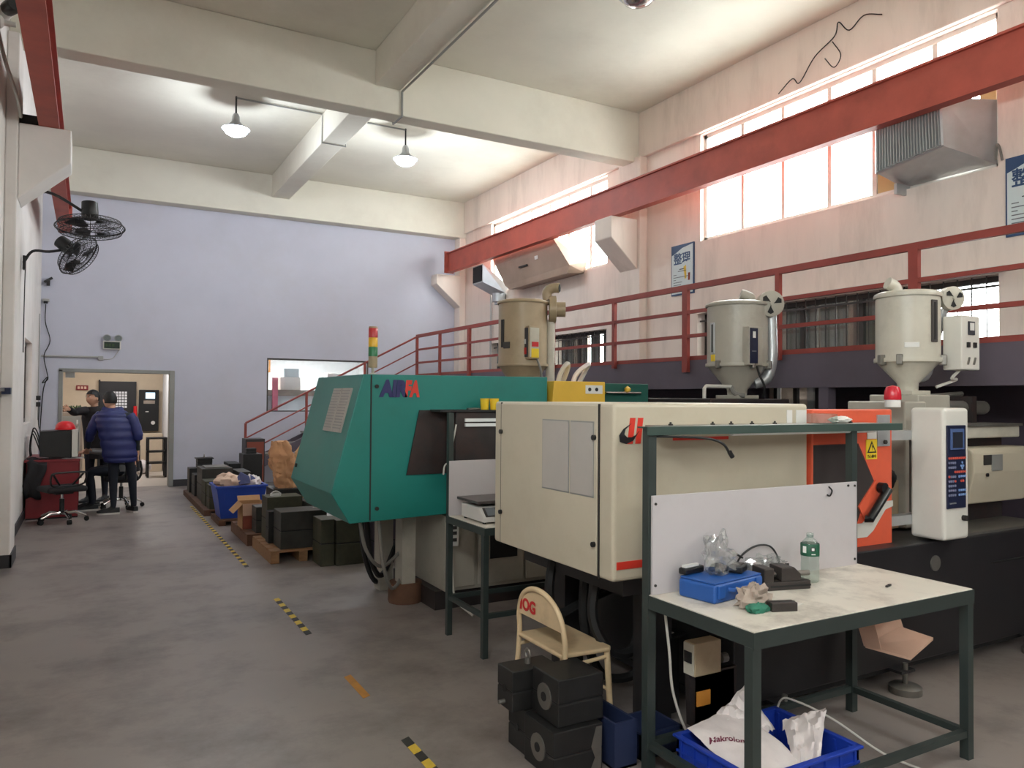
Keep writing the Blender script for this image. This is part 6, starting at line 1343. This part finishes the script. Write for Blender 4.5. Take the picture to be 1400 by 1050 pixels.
def shoes(t, lst):
    for heel, toe in lst:
        h, e = Vector(heel), Vector(toe); d = (e-h); d.z = 0; d.normalize(); s = Vector((-d.y, d.x, 0)); L = 0.27; h = h-d*0.07
        def out(z, g): return [h+d*(u*L)+s*(w*g)+Vector((0, 0, z)) for u, w in ((0, -0.030), (-0.03, 0), (0, 0.030), (0.35, 0.036), (0.7, 0.046), (0.92, 0.036), (1.0, 0), (0.92, -0.036), (0.7, -0.046), (0.35, -0.036))]
        sh = MB().loft([out(0.022, 1.0), out(0.05, 0.98), [p if i in (0, 1, 2, 3, 9) else p.lerp(h+d*0.12+Vector((0, 0, 0.075)), 0.45) for i, p in enumerate(out(0.085, 0.85))]]).build('shoe', 'shoe_black', t, smooth=True)
        MB().loft([out(0.0, 1.04), out(0.024, 1.06)]).build('sole', 'shoe_sole', sh)
# person in blue padded jacket, seen from behind
J = dict(pelvis=(.40,11.60,.90,.11), belly=(.37,11.60,1.05,.115), chest=(.32,11.63,1.24,.12), neck=(.275,11.67,1.41,.052), head=(.245,11.70,1.535,.055),
  shl=(.135,11.66,1.345,.06), ell=(.03,11.72,1.11,.042), wrl=(.0,11.86,.89,.028), shr=(.495,11.60,1.335,.06), elr=(.585,11.56,1.08,.042), wrr=(.59,11.60,.85,.028),
  hpl=(.31,11.61,.86,.088), knl=(.30,11.60,.48,.062), anl=(.31,11.60,.085,.04), tol=(.22,11.60,.04,.034), hpr=(.49,11.60,.86,.088), knr=(.53,11.62,.48,.062), anr=(.56,11.66,.085,.04), tor=(.53,11.76,.04,.034))
B = [('pelvis','belly','coat_black'),('belly','chest','coat_black'),('chest','neck','coat_black'),('neck','head','skin'),('chest','shl','sleeve_dark'),('shl','ell','sleeve_dark'),('ell','wrl','sleeve_dark'),('chest','shr','sleeve_dark'),('shr','elr','sleeve_dark'),('elr','wrr','sleeve_dark'),
  ('pelvis','hpl','jeans_dark'),('hpl','knl','jeans_dark'),('knl','anl','jeans_dark'),('anl','tol','shoe_black'),('pelvis','hpr','jeans_dark'),('hpr','knr','jeans_dark'),('knr','anr','jeans_dark'),('anr','tor','shoe_black')]
F = (-0.45, 0.89, 0)
t = person('person', (.43, 11.6, 0), J, B, F, 'person in a blue padded jacket and dark trousers standing at the desk, seen from behind', [('wrl', (-0.2, 0.8, -0.6), (0.8, 0.2, 0), 0.25), ('wrr', (0.0, 0.15, -1), (-0.3, 0.9, 0), 0.3)])
torso(t, 'padded_jacket', 'jacket_blue', [((.385,11.60,.70), .185, .145), ((.38,11.60,.78), .205, .155), ((.365,11.61,.95), .215, .16), ((.345,11.62,1.10), .225, .165), ((.32,11.63,1.24), .235, .165), ((.30,11.65,1.34), .215, .15), ((.285,11.665,1.40), .13, .11), ((.278,11.67,1.43), .075, .075)], F, 0.075, 9, steps=6)
sleeve(t, 'jacket_blue', [(.16,11.655,1.33), (.10,11.68,1.27), (.03,11.72,1.11), (.01,11.80,1.0)], (.08, .052), 5, 0.10); sleeve(t, 'jacket_blue', [(.47,11.61,1.32), (.53,11.59,1.24), (.585,11.56,1.08), (.588,11.575,1.0)], (.08, .054), 5, 0.10)
MB().loft([[Vector((.28+rr*math.cos(a)*1.1, 11.655-0.055+rr*0.55*math.sin(a)+0.02*k, 1.33+0.035*k+0.02*math.cos(a*2))) for a in [2*PI*j/20 for j in range(20)]] for k, rr in enumerate((.04, .115, .125, .10))]).build('hood', 'jacket_blue', t, smooth=True)
shoes(t, [((.31,11.60,0), (.20,11.60,0)), ((.56,11.66,0), (.52,11.78,0))])
# person in black pointing
J = dict(pelvis=(.12,12.95,.93,.11), belly=(.11,12.95,1.07,.115), chest=(.09,12.93,1.26,.12), neck=(.07,12.92,1.44,.05), head=(.05,12.90,1.56,.055),
  shl=(-.06,12.86,1.38,.06), ell=(-.19,12.72,1.35,.042), wrl=(-.25,12.52,1.40,.028), shr=(.24,13.0,1.37,.06), elr=(.28,12.88,1.12,.042), wrr=(.11,12.74,1.10,.028),
  hpl=(.03,12.93,.88,.088), knl=(.02,12.92,.48,.062), anl=(.02,12.95,.085,.04), tol=(-.05,12.86,.04,.034), hpr=(.21,12.98,.88,.088), knr=(.22,12.97,.48,.062), anr=(.23,13.0,.085,.04), tor=(.18,12.90,.04,.034))
B2 = [(a, b, {'sleeve_dark': 'coat_black'}.get(m, m)) for a, b, m in B]
F = (-0.78, -0.62, 0)
t = person('person', (.12, 12.95, 0), J, B2, F, 'person in black clothes behind the desk stretching one arm out to point', [('wrl', (-0.35, -0.85, 0.1), (0, 0.2, 1), 0.35), ('wrr', (-0.8, -0.5, 0.1), (0, 0, 1), 0.5)])
torso(t, 'black_coat', 'coat_black', [((.12,12.95,.66), .19, .14), ((.115,12.95,.90), .195, .145), ((.105,12.945,1.10), .205, .145), ((.09,12.93,1.26), .215, .145), ((.08,12.925,1.36), .20, .125), ((.07,12.92,1.43), .09, .085)], F)
sleeve(t, 'coat_black', [(-.04,12.87,1.37), (-.13,12.79,1.365), (-.19,12.72,1.35), (-.245,12.55,1.395)], (.07, .04)); sleeve(t, 'coat_black', [(.22,12.99,1.36), (.27,12.94,1.24), (.28,12.88,1.12), (.13,12.76,1.10)], (.07, .042))
shoes(t, [((.02,12.95,0), (-.06,12.85,0)), ((.23,13.0,0), (.17,12.9,0))])
# seated person
J = dict(pelvis=(.44,12.22,.55,.115), belly=(.43,12.22,.70,.115), chest=(.39,12.22,.90,.12), neck=(.34,12.22,1.07,.05), head=(.31,12.22,1.19,.055),
  shl=(.36,12.38,1.01,.06), ell=(.22,12.44,.80,.042), wrl=(.0,12.38,.82,.028), shr=(.36,12.06,1.01,.06), elr=(.22,12.0,.80,.042), wrr=(.0,12.08,.82,.028),
  hpl=(.40,12.31,.545,.088), knl=(.02,12.33,.53,.064), anl=(.08,12.34,.085,.042), tol=(-.03,12.34,.04,.034), hpr=(.40,12.13,.545,.088), knr=(.02,12.08,.53,.064), anr=(.06,12.08,.085,.042), tor=(-.05,12.07,.04,.034))
B3 = [(a, b, {'sleeve_dark': 'shirt_grey', 'coat_black': 'shirt_grey'}.get(m, m)) for a, b, m in B]
F = (-1, 0.0, 0)
t = person('person', (.44, 12.22, 0), J, B3, F, 'seated person in a grey top and dark trousers at the red desk', [('wrl', (-1, -0.1, -0.2), (0, -1, 0), 0.2), ('wrr', (-1, 0.1, -0.2), (0, 1, 0), 0.2)])
torso(t, 'grey_top', 'shirt_grey', [((.44,12.22,.53), .165, .135), ((.435,12.22,.66), .17, .14), ((.415,12.22,.80), .185, .135), ((.39,12.22,.92), .20, .135), ((.365,12.22,1.0), .185, .115), ((.34,12.22,1.06), .085, .08)], F)
shoes(t, [((.08,12.34,0), (-.03,12.34,0)), ((.06,12.08,0), (-.05,12.07,0))])
